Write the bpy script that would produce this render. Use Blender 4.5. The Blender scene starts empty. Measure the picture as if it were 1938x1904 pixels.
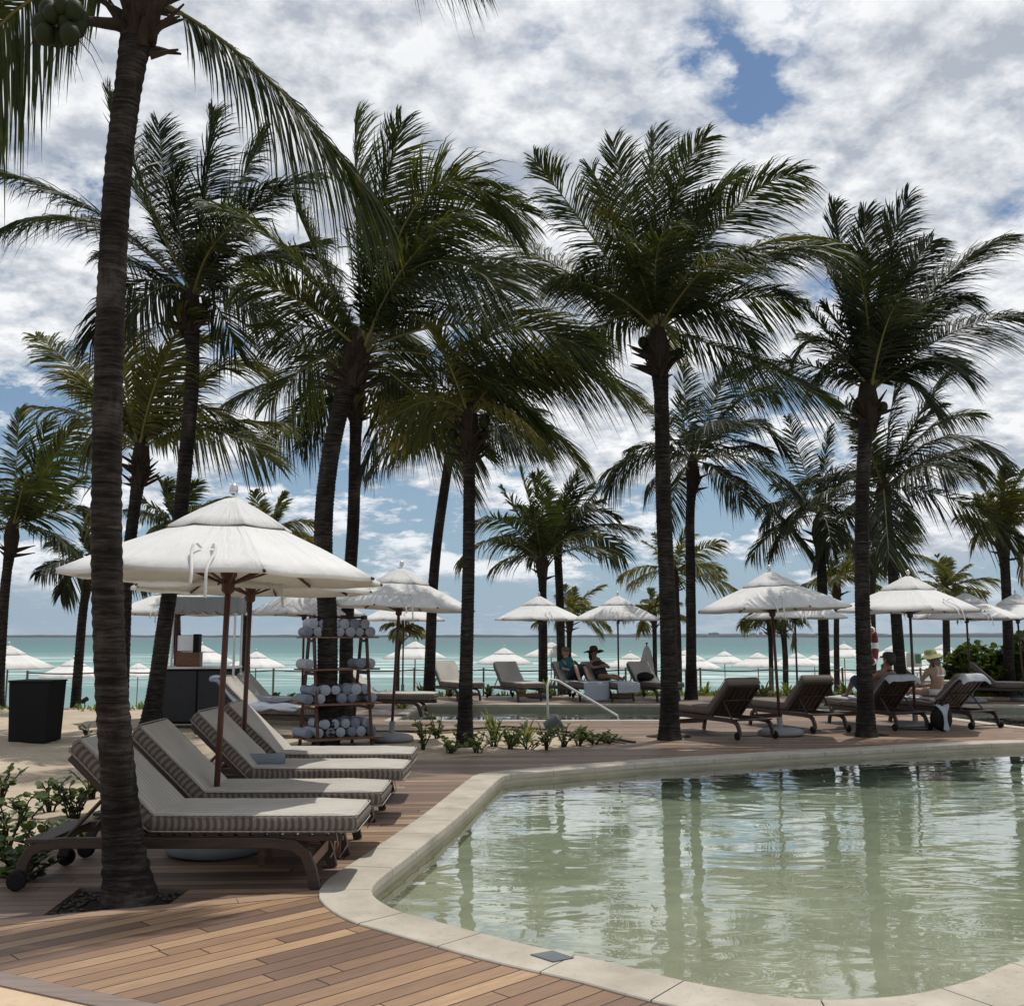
EXPO = 0.0
import bpy, bmesh, math, random
from mathutils import Vector, Matrix, noise, geometry
R = math.radians
scene = bpy.context.scene
col = scene.collection
random.seed(7)

# ------------------------------------------------------------------ camera
F = 1938.0; HZ = 1205.0
TH = math.atan((HZ - 952.0) / F)
CAMZ = 1.6
cd = bpy.data.cameras.new('camera'); cam = bpy.data.objects.new('camera', cd); col.objects.link(cam)
cam.location = (0, 0, CAMZ); cam.rotation_euler = (math.pi/2 + TH, 0, 0)
cd.sensor_fit = 'HORIZONTAL'; cd.sensor_width = 36; cd.lens = 36.0
cd.clip_start = 0.05; cd.clip_end = 40000
scene.camera = cam
def ray(px, py):
    u = (px-969)/F; v = (952-py)/F
    return Vector((u, math.cos(TH)-v*math.sin(TH), math.sin(TH)+v*math.cos(TH)))
def W(px, py, Y):                     # world point seen at (px,py), standing at distance Y
    d = ray(px, py); t = Y/d.y
    return Vector((d.x*t, Y, CAMZ+d.z*t))
def G(px, py, z=0.0):                 # point on the level z
    d = ray(px, py); t = (z-CAMZ)/d.z
    return Vector((d.x*t, d.y*t, z))

# ------------------------------------------------------------------ objects
def tag(o, label=None, cat=None, group=None, kind=None):
    if label: o['label'] = label
    if cat: o['category'] = cat
    if group: o['group'] = group
    if kind: o['kind'] = kind
    return o
def empty(name, loc=(0,0,0), rz=0, label=None, cat=None, group=None, scale=1, tilt=None):
    o = bpy.data.objects.new(name, None); col.objects.link(o)
    o.empty_display_size = .1
    o.location = loc; o.rotation_euler = (0, 0, rz); o.scale = (scale,)*3
    if tilt: o.rotation_euler = (tilt[0], tilt[1], rz)
    tag(o, label, cat, group); return o
def copy_tree(o, parent=None):
    c = o.copy(); col.objects.link(c); c.parent = parent
    for ch in list(o.children): copy_tree(ch, c)
    return c
class MB:
    def __init__(s): s.v = []; s.f = []
    def add(s, vs, fs):
        n = len(s.v); s.v += [tuple(v) for v in vs]; s.f += [tuple(i+n for i in f) for f in fs]; return s
    def box(s, c, size, m=None, taper=1.0):
        x, y, z = [a/2 for a in size]; t = taper
        vs = [(-x,-y,-z),(x,-y,-z),(x,y,-z),(-x,y,-z),(-x*t,-y*t,z),(x*t,-y*t,z),(x*t,y*t,z),(-x*t,y*t,z)]
        M = Matrix.Translation(Vector(c)) @ (m if m is not None else Matrix())
        return s.add([M @ Vector(v) for v in vs], [(3,2,1,0),(4,5,6,7),(0,1,5,4),(1,2,6,5),(2,3,7,6),(3,0,4,7)])
    def tube(s, pts, rad, n=8, cap=True, flat=1.0):
        pts = [Vector(p) for p in pts]; N = len(pts)
        if not hasattr(rad, '__len__'): rad = [rad]*N
        vs = []; fs = []; prev = None
        for i, p in enumerate(pts):
            t = (pts[min(i+1,N-1)]-pts[max(i-1,0)]).normalized()
            if prev is None:
                a = Vector((0,0,1)) if abs(t.z) < .9 else Vector((1,0,0))
                u = t.cross(a).normalized()
            else:
                u = (prev - t*prev.dot(t)).normalized()
            prev = u; w = t.cross(u)
            for k in range(n):
                a = 2*math.pi*k/n
                vs.append(p + (u*math.cos(a) + w*math.sin(a)*flat)*rad[i])
        for i in range(N-1):
            for k in range(n):
                a = i*n+k; b = i*n+(k+1)%n
                fs.append((a, b, b+n, a+n))
        if cap: fs += [tuple(range(n-1,-1,-1)), tuple((N-1)*n+k for k in range(n))]
        return s.add(vs, fs)
    def lathe(s, prof, n=20, c=(0,0,0)):
        c = Vector(c); vs = []; fs = []
        for r, z in prof:
            for k in range(n):
                a = 2*math.pi*k/n; vs.append(c+Vector((r*math.cos(a), r*math.sin(a), z)))
        for i in range(len(prof)-1):
            for k in range(n):
                a = i*n+k; b = i*n+(k+1)%n; fs.append((a, b, b+n, a+n))
        fs += [tuple(range(n-1,-1,-1)), tuple((len(prof)-1)*n+k for k in range(n))]
        return s.add(vs, fs)
    def sphere(s, c, r, n=12, m=8, sc=(1,1,1), rough=0):
        c = Vector(c); vs = []; fs = []
        for i in range(m+1):
            th = math.pi*i/m
            for k in range(n):
                a = 2*math.pi*k/n
                d = Vector((math.sin(th)*math.cos(a)*sc[0], math.sin(th)*math.sin(a)*sc[1], math.cos(th)*sc[2]))
                q = 1+(noise.noise(d*2+c)*rough if rough else 0)
                vs.append(c + d*r*q)
        for i in range(m):
            for k in range(n):
                a = i*n+k; b = i*n+(k+1)%n; fs.append((a, a+n, b+n, b))
        return s.add(vs, fs)
    def sweep(s, pts, w, h, plane='xz', y=0):    # rectangular bar along a polyline in the xz plane, w across y, h in plane
        N = len(pts); vs = []; fs = []
        for i, (x, z) in enumerate(pts):
            a = pts[max(i-1,0)]; b = pts[min(i+1,N-1)]
            t = Vector((b[0]-a[0], 0, b[1]-a[1])).normalized(); n_ = Vector((-t.z, 0, t.x))
            p = Vector((x, y, z))
            for sy, sn in ((-1,-1),(1,-1),(1,1),(-1,1)):
                vs.append(p + Vector((0, sy*w/2, 0)) + n_*sn*h/2)
        for i in range(N-1):
            for k in range(4):
                a = i*4+k; b = i*4+(k+1)%4; fs.append((a, b, b+4, a+4))
        fs += [(3,2,1,0), tuple((N-1)*4+k for k in range(4))]
        return s.add(vs, fs)
    def build(s, name, mat, parent=None, smooth=False, bevel=0, label=None, fix=True, sharp=0):
        me = bpy.data.meshes.new(name); me.from_pydata(s.v, [], s.f); me.update()
        if fix or bevel:
            bm = bmesh.new(); bm.from_mesh(me)
            if bevel:
                bmesh.ops.remove_doubles(bm, verts=bm.verts, dist=1e-5)
                es = [e for e in bm.edges if len(e.link_faces) == 2 and e.calc_face_angle(0) > R(35)]
                bmesh.ops.bevel(bm, geom=es, offset=bevel, segments=3 if bevel > .015 else 1, profile=.5, affect='EDGES')
            bmesh.ops.recalc_face_normals(bm, faces=bm.faces)
            bm.to_mesh(me); bm.free()
        if sharp:
            at = me.attributes.new('sharp_edge', 'BOOLEAN', 'EDGE')
            for e_ in me.edges: at.data[e_.index].value = (e_.vertices[0]%sharp == e_.vertices[1]%sharp)
        if smooth:
            me.polygons.foreach_set('use_smooth', [True]*len(me.polygons))
        o = bpy.data.objects.new(name, me); col.objects.link(o)
        if mat: me.materials.append(mat)
        if parent: o.parent = parent
        if label: o['label'] = label
        return o
def linspline(pts, n):               # catmull-rom through points
    P = [Vector(p) for p in pts]; out = []
    P = [P[0]*2-P[1]] + P + [P[-1]*2-P[-2]]
    for i in range(1, len(P)-2):
        for k in range(n):
            t = k/n
            a, b, c, d = P[i-1], P[i], P[i+1], P[i+2]
            out.append(.5*((2*b)+(c-a)*t+(2*a-5*b+4*c-d)*t*t+(3*b-a-3*c+d)*t**3))
    out.append(P[-2]); return out

# ------------------------------------------------------------------ materials
def new_mat(name):
    m = bpy.data.materials.new(name); m.use_nodes = True
    nt = m.node_tree; nt.nodes.clear()
    out = nt.nodes.new('ShaderNodeOutputMaterial')
    return m, nt, out
class NB:
    def __init__(s, nt): s.nt = nt
    def n(s, t, **k):
        o = s.nt.nodes.new(t)
        for a, b in k.items(): setattr(o, a, b)
        return o
    def l(s, a, b): s.nt.links.new(a, b)
    def put(s, sock, v):
        if isinstance(v, bpy.types.NodeSocket): s.l(v, sock)
        else:
            if isinstance(v, (tuple, list)) and len(v) == 3 and sock.type == 'RGBA': v = (*v, 1)
            sock.default_value = v
    def math(s, op, a, b=0.0, c=None, clamp=False):
        o = s.n('ShaderNodeMath', operation=op); o.use_clamp = clamp
        s.put(o.inputs[0], a); s.put(o.inputs[1], b)
        if c is not None: s.put(o.inputs[2], c)
        return o.outputs[0]
    def vmath(s, op, a, b=None, out=0):
        o = s.n('ShaderNodeVectorMath', operation=op); s.put(o.inputs[0], a)
        if b is not None:
            if op == 'SCALE': s.put(o.inputs['Scale'], b)
            else: s.put(o.inputs[1], b)
        return o.outputs[out]
    def coord(s, kind='Object'): return s.n('ShaderNodeTexCoord').outputs[kind]
    def mapping(s, v, loc=(0,0,0), rot=(0,0,0), sc=(1,1,1)):
        o = s.n('ShaderNodeMapping'); s.put(o.inputs[0], v)
        o.inputs['Location'].default_value = loc; o.inputs['Rotation'].default_value = rot; o.inputs['Scale'].default_value = sc
        return o.outputs[0]
    def noise(s, v, scale, detail=4, rough=.55, dist=0, out=0):
        o = s.n('ShaderNodeTexNoise'); s.put(o.inputs['Vector'], v); o.inputs['Scale'].default_value = scale
        o.inputs['Detail'].default_value = detail; o.inputs['Roughness'].default_value = rough; o.inputs['Distortion'].default_value = dist
        return o.outputs[out]
    def ramp(s, v, stops):
        o = s.n('ShaderNodeValToRGB'); s.put(o.inputs[0], v); e = o.color_ramp.elements
        while len(e) > 1: e.remove(e[-1])
        for i, (p, c) in enumerate(stops):
            x = e[0] if i == 0 else e.new(p)
            x.position = p; x.color = (*c, 1) if hasattr(c, '__len__') else (c, c, c, 1)
        return o.outputs[0]
    def mix(s, f, a, b, mode='MIX'):
        o = s.n('ShaderNodeMix', data_type='RGBA', blend_type=mode)
        s.put(o.inputs[0], f); s.put(o.inputs[6], a); s.put(o.inputs[7], b); return o.outputs[2]
    def sep(s, v):
        o = s.n('ShaderNodeSeparateXYZ'); s.put(o.inputs[0], v); return o.outputs
    def comb(s, x, y, z):
        o = s.n('ShaderNodeCombineXYZ'); s.put(o.inputs[0], x); s.put(o.inputs[1], y); s.put(o.inputs[2], z); return o.outputs[0]
    def bump(s, h, strength=.4, dist=.01):
        o = s.n('ShaderNodeBump'); s.put(o.inputs['Height'], h); o.inputs['Strength'].default_value = strength; o.inputs['Distance'].default_value = dist
        return o.outputs[0]
    def bsdf(s, colr, rough=.6, spec=.4, normal=None, metal=0, **k):
        o = s.n('ShaderNodeBsdfPrincipled'); s.put(o.inputs['Base Color'], colr); s.put(o.inputs['Roughness'], rough)
        o.inputs['Specular IOR Level'].default_value = spec; o.inputs['Metallic'].default_value = metal
        if normal is not None: s.l(normal, o.inputs['Normal'])
        return o.outputs[0]
    def rnd(s): return s.n('ShaderNodeObjectInfo').outputs['Random']

def simple(name, c, rough=.6, spec=.4, metal=0, var=.25, scale=6, bump=.2, bscale=None, bdist=.005, trans=0, transc=None):
    m, nt, out = new_mat(name); b = NB(nt); co = b.coord()
    n = b.noise(co, scale, 6)
    f = b.math('MULTIPLY_ADD', n, 2*var, 1-var)
    f = b.math('MULTIPLY', f, b.math('MULTIPLY_ADD', b.rnd(), .16, .92))
    cc = b.vmath('SCALE', tuple(c), f)
    nb = b.bump(b.noise(co, bscale or scale*5, 5), bump, bdist) if bump else None
    sh = b.bsdf(cc, rough, spec, nb, metal)
    if trans:
        t = b.n('ShaderNodeBsdfTranslucent'); b.put(t.inputs[0], tuple(transc or c))
        if nb: b.l(nb, t.inputs['Normal'])
        mx = b.n('ShaderNodeMixShader'); mx.inputs[0].default_value = trans
        b.l(sh, mx.inputs[1]); b.l(t.outputs[0], mx.inputs[2]); sh = mx.outputs[0]
    b.l(sh, out.inputs[0]); return m

def wood_mat(name, c1, c2, axis=0, rough=.5):
    m, nt, out = new_mat(name); b = NB(nt); co = b.coord()
    sc = [14,14,14]; sc[axis] = 1.2
    g = b.noise(b.mapping(co, sc=tuple(sc)), 3, 6, .65, .4)
    c = b.mix(b.ramp(g, [(.3,0),(.7,1)]), tuple(c1), tuple(c2))
    c = b.vmath('SCALE', c, b.math('MULTIPLY_ADD', b.rnd(), .3, .85))
    b.l(b.bsdf(c, rough, .4, b.bump(g, .3, .003)), out.inputs[0]); return m

def deck_mat(name, ang, off=(0,0,0), plank=.12, tint=(1,1,1)):
    m, nt, out = new_mat(name); b = NB(nt); co = b.coord('Object')
    v = b.mapping(co, loc=off, rot=(0,0,-ang))
    vx, vy, vz = b.sep(v)
    row = b.math('FLOOR', b.math('DIVIDE', vy, plank))
    wn = b.n('ShaderNodeTexWhiteNoise', noise_dimensions='1D'); b.l(row, wn.inputs['W'])
    br = b.n('ShaderNodeTexBrick'); b.l(b.comb(b.math('ADD', vx, b.math('MULTIPLY', wn.outputs['Value'], 7.3)), vy, vz), br.inputs['Vector'])
    br.offset = 0; br.offset_frequency = 2; br.squash = 1
    for k, val in (('Scale',1),('Mortar Size',.0045),('Mortar Smooth',.15),('Bias',0),('Brick Width',2.3),('Row Height',plank)):
        br.inputs[k].default_value = val
    br.inputs['Color1'].default_value = (0,0,0,1); br.inputs['Color2'].default_value = (1,1,1,1); br.inputs['Mortar'].default_value = (.5,.5,.5,1)
    t = b.ramp(br.outputs['Color'], [(0,(.140,.095,.075)),(.3,(.195,.128,.093)),(.55,(.275,.185,.125)),(.8,(.38,.262,.165)),(1,(.50,.365,.235))])
    g = b.noise(b.mapping(v, sc=(1.3,22,1)), 3.5, 7, .62, .5)
    g2 = b.noise(b.mapping(v, sc=(.6,5,1)), 2, 4)
    t = b.mix(1, t, b.ramp(g, [(.25,.60),(.75,1.25)]), 'MULTIPLY')
    w = b.noise(co, .55, 5)                     # weathered grey patches
    t = b.mix(b.ramp(b.math('ADD', b.math('MULTIPLY', w, .7), b.math('MULTIPLY', g2, .3)), [(.42,0),(.62,.6)]), t, (.225,.165,.135))
    sp = b.noise(co, 70, 2)
    t = b.mix(b.ramp(sp, [(.68,0),(.75,.35)]), t, (.07,.045,.035))
    t = b.mix(br.outputs['Fac'], t, (.02,.014,.011))
    t = b.mix(1, t, tuple(tint), 'MULTIPLY')
    h = b.math('SUBTRACT', b.math('MULTIPLY', g, .25), br.outputs['Fac'])
    b.l(b.bsdf(t, b.math('MULTIPLY_ADD', g, .25, .42), .35, b.bump(h, .6, .004)), out.inputs[0]); return m

def cushion_mat(name):
    m, nt, out = new_mat(name); b = NB(nt); tc = b.n('ShaderNodeTexCoord'); co = tc.outputs['Object']; nrm = tc.outputs['Normal']
    x, y, z = b.sep(co); nx, ny, nz = b.sep(nrm)
    side = b.math('MULTIPLY_ADD', b.math('ABSOLUTE', nz), -4.0, 3.1, clamp=True)
    sx = b.math('ADD', x, y)
    s1 = b.math('SINE', b.math('MULTIPLY', sx, 2*math.pi/.046))
    s2 = b.math('SINE', b.math('MULTIPLY', sx, 2*math.pi/.0153))
    st = b.ramp(b.math('MULTIPLY_ADD', b.math('ADD', s1, b.math('MULTIPLY', s2, .35)), .35, .5), [(.25,(.105,.085,.074)),(.5,(.145,.12,.104)),(.8,(.215,.185,.162))])
    t1 = b.math('SINE', b.math('MULTIPLY', y, 2*math.pi/.05))
    tp = b.ramp(b.math('MULTIPLY_ADD', t1, .5, .5), [(.05,(.335,.31,.28)),(.5,(.405,.38,.345)),(1,(.43,.405,.37))])
    dirt = b.ramp(b.noise(co, 3, 5), [(.3,.86),(.65,1.03)])
    c = b.mix(side, tp, st); c = b.mix(1, c, dirt, 'MULTIPLY')
    c = b.vmath('SCALE', c, b.math('MULTIPLY_ADD', b.rnd(), .12, .94))
    h = b.math('ADD', b.noise(co, 400, 2), b.math('MULTIPLY', b.noise(co, 5, 4), 6))
    b.l(b.bsdf(c, .9, .1, b.bump(h, .35, .006)), out.inputs[0]); return m

def canopy_mat(name, c=(.74,.74,.735), tr=.2, tc=(.74,.68,.58)):
    m, nt, out = new_mat(name); b = NB(nt); co = b.coord()
    d = b.noise(b.mapping(co, sc=(1,1,1)), 1.6, 6)
    f = b.ramp(d, [(.3,.88),(.65,1.03)])
    cc = b.mix(1, tuple(c), f, 'MULTIPLY')
    x, y, z = b.sep(co)
    ang = b.math('ARCTAN2', y, x)
    rad = b.math('SQRT', b.math('ADD', b.math('MULTIPLY', x, x), b.math('MULTIPLY', y, y)))
    wr = b.noise(b.comb(b.math('MULTIPLY', ang, 3.5), b.math('MULTIPLY', rad, .9), b.rnd()), 3.2, 3, .5, .6)
    wv = b.noise(co, 260, 2)
    h = b.math('ADD', b.math('MULTIPLY', wr, 1.0), b.math('MULTIPLY', wv, .03))
    nb = b.bump(h, .55, .035)
    sh = b.bsdf(cc, .85, .15, nb)
    t = b.n('ShaderNodeBsdfTranslucent'); b.put(t.inputs[0], tuple(tc)); b.l(nb, t.inputs['Normal'])
    mx = b.n('ShaderNodeMixShader'); mx.inputs[0].default_value = tr
    b.l(sh, mx.inputs[1]); b.l(t.outputs[0], mx.inputs[2]); b.l(mx.outputs[0], out.inputs[0]); return m

def leaf_mat(name, c1, c2, c3=(.16,.12,.03), tr=.3, yellow=.62, rough=.5):
    m, nt, out = new_mat(name); b = NB(nt); co = b.coord()
    n = b.noise(co, 1.1, 4, .6); n2 = b.noise(co, 14, 2)
    c = b.mix(b.ramp(n, [(.35,0),(.65,1)]), tuple(c1), tuple(c2))
    c = b.mix(b.ramp(b.math('MULTIPLY_ADD', n2, .35, b.math('MULTIPLY', b.noise(co, .7, 3), .7)), [(yellow,0),(yellow+.09,.75)]), c, tuple(c3))
    c = b.vmath('SCALE', c, b.math('MULTIPLY_ADD', n2, .9, .55))
    sh = b.bsdf(c, rough, .28)
    t = b.n('ShaderNodeBsdfTranslucent'); b.put(t.inputs[0], b.vmath('MULTIPLY', c, (1.9,1.75,.7)))
    mx = b.n('ShaderNodeMixShader'); mx.inputs[0].default_value = tr
    b.l(sh, mx.inputs[1]); b.l(t.outputs[0], mx.inputs[2]); b.l(mx.outputs[0], out.inputs[0]); return m

def trunk_mat(name):
    m, nt, out = new_mat(name); b = NB(nt); co = b.coord(); x, y, z = b.sep(co)
    zz = b.math('ADD', b.math('MULTIPLY', z, 1), b.math('MULTIPLY', b.noise(co, 3.5, 3), .09))
    ring = b.noise(b.comb(0.0, 0.0, zz), 26, 4, .75)
    ring2 = b.noise(b.mapping(co, sc=(1,1,9)), 6, 6, .7)
    v = b.math('ADD', b.math('MULTIPLY', ring, .5), b.math('MULTIPLY', ring2, .5))
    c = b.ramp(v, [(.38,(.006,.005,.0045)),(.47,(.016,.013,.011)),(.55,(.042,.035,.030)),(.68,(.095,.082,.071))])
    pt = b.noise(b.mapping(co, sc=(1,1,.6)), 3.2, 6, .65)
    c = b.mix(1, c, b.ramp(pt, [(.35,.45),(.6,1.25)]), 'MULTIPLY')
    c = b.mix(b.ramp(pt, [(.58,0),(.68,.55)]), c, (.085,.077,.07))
    fib = b.noise(b.mapping(co, sc=(9,9,1)), 8, 4, .7)
    h = b.math('ADD', v, b.math('MULTIPLY', fib, .35))
    b.l(b.bsdf(c, .9, .15, b.bump(h, .9, .02)), out.inputs[0]); return m

def stone_mat(name, c1, c2, pit=True, scale=3, damp=False):
    m, nt, out = new_mat(name); b = NB(nt); co = b.coord()
    n = b.noise(co, scale, 7, .62, .3); n2 = b.noise(co, 38, 4, .7)
    c = b.mix(b.ramp(n, [(.3,0),(.7,1)]), tuple(c1), tuple(c2))
    if pit: c = b.mix(b.ramp(n2, [(.28,.7),(.4,0)]), c, tuple(a*.45 for a in c1))
    st = b.noise(co, 1.1, 4)
    c = b.mix(b.ramp(st, [(.55,0),(.7,.35)]), c, tuple(a*.55 for a in c1))
    b.l(b.bsdf(c, .75, .3, b.bump(b.math('ADD', n2, n), .35, .004)), out.inputs[0]); return m

def sand_mat(name):
    m, nt, out = new_mat(name); b = NB(nt); co = b.coord()
    n = b.noise(co, .8, 6, .6); n2 = b.noise(co, 7, 6, .65); n3 = b.noise(co, 60, 3)
    c = b.mix(b.ramp(n, [(.3,0),(.7,1)]), (.35,.285,.215), (.47,.40,.31))
    c = b.mix(b.ramp(n2, [(.35,.45),(.5,0)]), c, (.30,.235,.165))
    c = b.mix(b.ramp(n3, [(.62,0),(.72,.4)]), c, (.16,.12,.08))
    h = b.math('ADD', b.math('MULTIPLY', n2, 1), b.math('MULTIPLY', n3, .2))
    b.l(b.bsdf(c, .95, .1, b.bump(h, .9, .05)), out.inputs[0]); return m
# ------------------------------------------------------------------ sun, sky
SUN = Vector((.20, .27, 1.0)).normalized()
EL = math.asin(SUN.z); AZ = math.atan2(SUN.x, SUN.y)
ld = bpy.data.lights.new('sun', 'SUN'); lo = bpy.data.objects.new('sun', ld); col.objects.link(lo)
ld.energy = 3.6; ld.angle = R(.6); ld.color = (1, .95, .87)
lo.rotation_euler = SUN.to_track_quat('Z', 'Y').to_euler(); lo.location = (0, 0, 60)

world = bpy.data.worlds.new('World'); scene.world = world; world.use_nodes = True
nt = world.node_tree; nt.nodes.clear(); b = NB(nt)
wo = b.n('ShaderNodeOutputWorld'); bg = b.n('ShaderNodeBackground'); bg.inputs['Strength'].default_value = .1
sky = b.n('ShaderNodeTexSky', sky_type='NISHITA'); sky.sun_disc = False
sky.sun_elevation = EL; sky.sun_rotation = AZ; sky.altitude = 0; sky.air_density = 1.0; sky.dust_density = 1.2; sky.ozone_density = 1.5
d = b.vmath('NORMALIZE', b.coord('Generated')); x, y, z = b.sep(d)
def proj(off, sc):
    zz = b.math('ADD', b.math('MAXIMUM', z, 0.0), off)
    return b.comb(b.math('MULTIPLY', b.math('DIVIDE', x, zz), sc), b.math('MULTIPLY', b.math('DIVIDE', y, zz), sc), 0.0)
p = proj(.27, 1.5)
def cloudn(v):
    big = b.noise(v, .85, 2, .5, .2)
    med = b.noise(v, 2.1, 10, .60, .08)
    fine = b.noise(v, 12, 4, .62, .15)
    return b.math('ADD', b.math('ADD', b.math('MULTIPLY', big, .36), b.math('MULTIPLY', med, .46)), b.math('MULTIPLY', fine, .18))
n0 = cloudn(p); v0 = p
n1 = cloudn(b.vmath('MULTIPLY', p, (.965, .955, 1)))       # the same field a step towards the sun
cov = b.ramp(z, [(0.0,-.02),(.04,-.015),(.11,.02),(.2,.05),(.34,.085),(.6,.085),(1,.085)])
dens = b.math('ADD', n0, cov)
def blob(px, py, rad, amt, d0=None):
    dv = ray(px, py).normalized()
    dist = b.vmath('DISTANCE', d, tuple(dv), out=1)
    return b.math('MULTIPLY', b.ramp(b.math('DIVIDE', dist, rad), [(0,1),(1,0)]), amt)
for (px, py, rad, amt) in ((1330,120,.06,-.05),(1400,60,.12,-.035),(1450,170,.05,-.09),(1530,40,.05,-.07),(1060,70,.05,-.05),(1200,240,.04,-.05),(930,245,.06,-.11),(1010,90,.05,-.07),(1050,190,.05,-.07),(1240,150,.05,-.06),(60,790,.11,-.13),(140,760,.06,-.08),
                           (570,880,.05,-.09),(960,935,.05,-.06),(190,350,.04,-.07),
                           (500,120,.25,.07),(850,130,.12,.05),(1800,300,.3,.06),(1000,600,.3,.05),(1700,950,.2,.03),(100,600,.12,.06),(1250,330,.12,.06)):
    dens = b.math('ADD', dens, blob(px, py, rad, amt))
alpha = b.ramp(dens, [(.505,0),(.53,.5),(.56,.88),(.62,1)])
thick = b.math('MULTIPLY', b.ramp(dens, [(.56,0),(.80,1)]), b.math('MULTIPLY_ADD', b.noise(v0, 5.5, 5, .6), 1.6, .25), clamp=True)
lit = b.math('MULTIPLY_ADD', b.math('SUBTRACT', n1, n0), -9.0, .52, clamp=True)
cl_a = b.mix(lit, (4.7,5.15,5.85), (10.0,10.1,10.2))
cl_b = b.mix(lit, (3.6,4.0,4.7), (8.0,8.25,8.6))
tk = b.math('MULTIPLY', thick, .8)
cl = b.mix(tk, cl_a, cl_b)
low = b.ramp(z, [(0,1),(.05,.35),(.13,0)])
cl = b.mix(b.math('MULTIPLY', low, .55), cl, (4.6,5.6,6.7))
skyc = b.mix(1, sky.outputs[0], (.66,.78,.86), 'MULTIPLY')
skyc = b.mix(b.ramp(z, [(0,.8),(.12,.45),(.3,0)]), skyc, (3.6,4.9,6.3))
alpha = b.math('MULTIPLY', alpha, b.ramp(z, [(0,.2),(.03,.5),(.065,1)]))
b.l(b.mix(alpha, skyc, cl), bg.inputs[0]); b.l(bg.outputs[0], wo.inputs[0])

vs = scene.view_settings; vs.view_transform = 'Standard'; vs.look = 'None'; vs.gamma = 1; vs.exposure = EXPO if 'EXPO' in globals() else 0
scene.render.resolution_x = 1024; scene.render.resolution_y = 1005

# ------------------------------------------------------------------ common materials
M = {}
M['teak_dark'] = wood_mat('teak dark', (.022,.013,.010), (.055,.033,.023))
M['teak'] = wood_mat('teak', (.10,.045,.025), (.20,.095,.05))
M['mahogany'] = wood_mat('mahogany pole', (.045,.016,.011), (.095,.033,.021), axis=2)
M['driftwood'] = wood_mat('driftwood', (.12,.085,.06), (.24,.18,.13), axis=2)
M['dark_pole'] = simple('dark pole', (.035,.025,.022), .5)
M['cushion'] = cushion_mat('striped cushion')
M['canopy'] = canopy_mat('white canopy')
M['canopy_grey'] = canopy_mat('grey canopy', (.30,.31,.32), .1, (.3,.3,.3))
M['steel'] = simple('brushed steel', (.6,.6,.6), .3, .5, .9, .1, bump=0)
M['concrete'] = simple('concrete', (.22,.225,.23), .85, .2, 0, .25, 5, .4, 40)
M['rubber'] = simple('black rubber', (.010,.010,.010), .7, .15)
M['leaf'] = leaf_mat('palm leaf', (.016,.026,.007), (.045,.060,.015), (.17,.13,.035), .36)
M['leaf_dark'] = leaf_mat('palm leaf dark', (.010,.016,.007), (.026,.036,.012), (.12,.09,.03), .28, .66)
M['leaf_yellow'] = leaf_mat('palm leaf yellowing', (.040,.052,.013), (.095,.10,.028), (.24,.19,.06), .36, .58)
M['leaf_dead'] = leaf_mat('dead palm leaf', (.10,.07,.04), (.17,.12,.07), (.2,.15,.09), .2)
M['rachis'] = simple('frond stem', (.12,.115,.035), .5, .4, 0, .35, 2)
M['boot'] = simple('palm fibre', (.035,.026,.020), .95, .1, 0, .5, 9, .8, 30, .02)
M['coconut'] = simple('coconut', (.018,.024,.008), .6, .15, 0, .3, 8)
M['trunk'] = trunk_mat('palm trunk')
M['sand'] = sand_mat('sand')
M['travertine'] = stone_mat('travertine', (.30,.27,.22), (.43,.39,.33))
M['poolplaster'] = stone_mat('pool plaster', (.30,.27,.20), (.40,.365,.28), False, 2)
M['towel'] = simple('towel', (.38,.405,.455), .95, .1, 0, .15, 9, .9, 90, .01)
M['towel_grey'] = simple('grey blue towel', (.22,.245,.30), .95, .1, 0, .2, 9, .9, 90, .01)
M['white_paint'] = simple('white paint', (.72,.73,.72), .45)
M['rope'] = simple('rope', (.05,.055,.05), .9)

# ------------------------------------------------------------------ pool outlines
def gp(l): return [G(a, c) for a, c in l]
inner_px = [(1630,1895),(1526,1895),(1405,1881),(1280,1857),(1163,1827),(991,1790),(879,1761),(800,1740),(752,1727),(718,1709),(702,1695),(701,1682),(715,1664),(771,1621),(864,1547),(920,1495),(941,1476),(962,1467),(1051,1459),(1200,1446.5),(1327,1438),(1613,1421),(1938,1405.5)]
outer_px = [(1630,1921),(1500,1919),(1294,1896),(1100,1853),(947,1816),(842,1790),(745,1762),(678,1745),(626,1715),(611,1686),(625,1659),(700,1610),(752,1566),(812,1521),(879,1477),(913,1461),(962,1452),(1051,1447),(1200,1437.5),(1327,1430.5),(1613,1414.5),(1938,1399)]
inn = gp(inner_px); out_ = gp(outer_px)
inn = [Vector((12,3.2,0)), Vector((4.6,6.9,0)), Vector((3.3,5.55,0)), G(1938,1822), G(1855,1853), G(1751,1882)] + inn + [Vector((12,16.3,0)), Vector((20,17.5,0)), Vector((26,12,0))]
inn = [Vector((24,7.5,0)), Vector((12,8.2,0)), Vector((6.5,7.6,0))] + inn[1:]
pool1 = [Vector((p.x, p.y, 0)) for p in linspline(inn, 6)]
def offset_poly(P, d):                # outward for a loop of either orientation
    N = len(P); A = sum(P[i].x*P[(i+1)%N].y-P[(i+1)%N].x*P[i].y for i in range(N)); s = 1 if A > 0 else -1
    out = []
    for i in range(N):
        t = (P[(i+1)%N]-P[i-1]); t = Vector((t.x, t.y, 0)).normalized()
        out.append(P[i] + Vector((t.y, -t.x, 0))*d*s)
    return out
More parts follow.
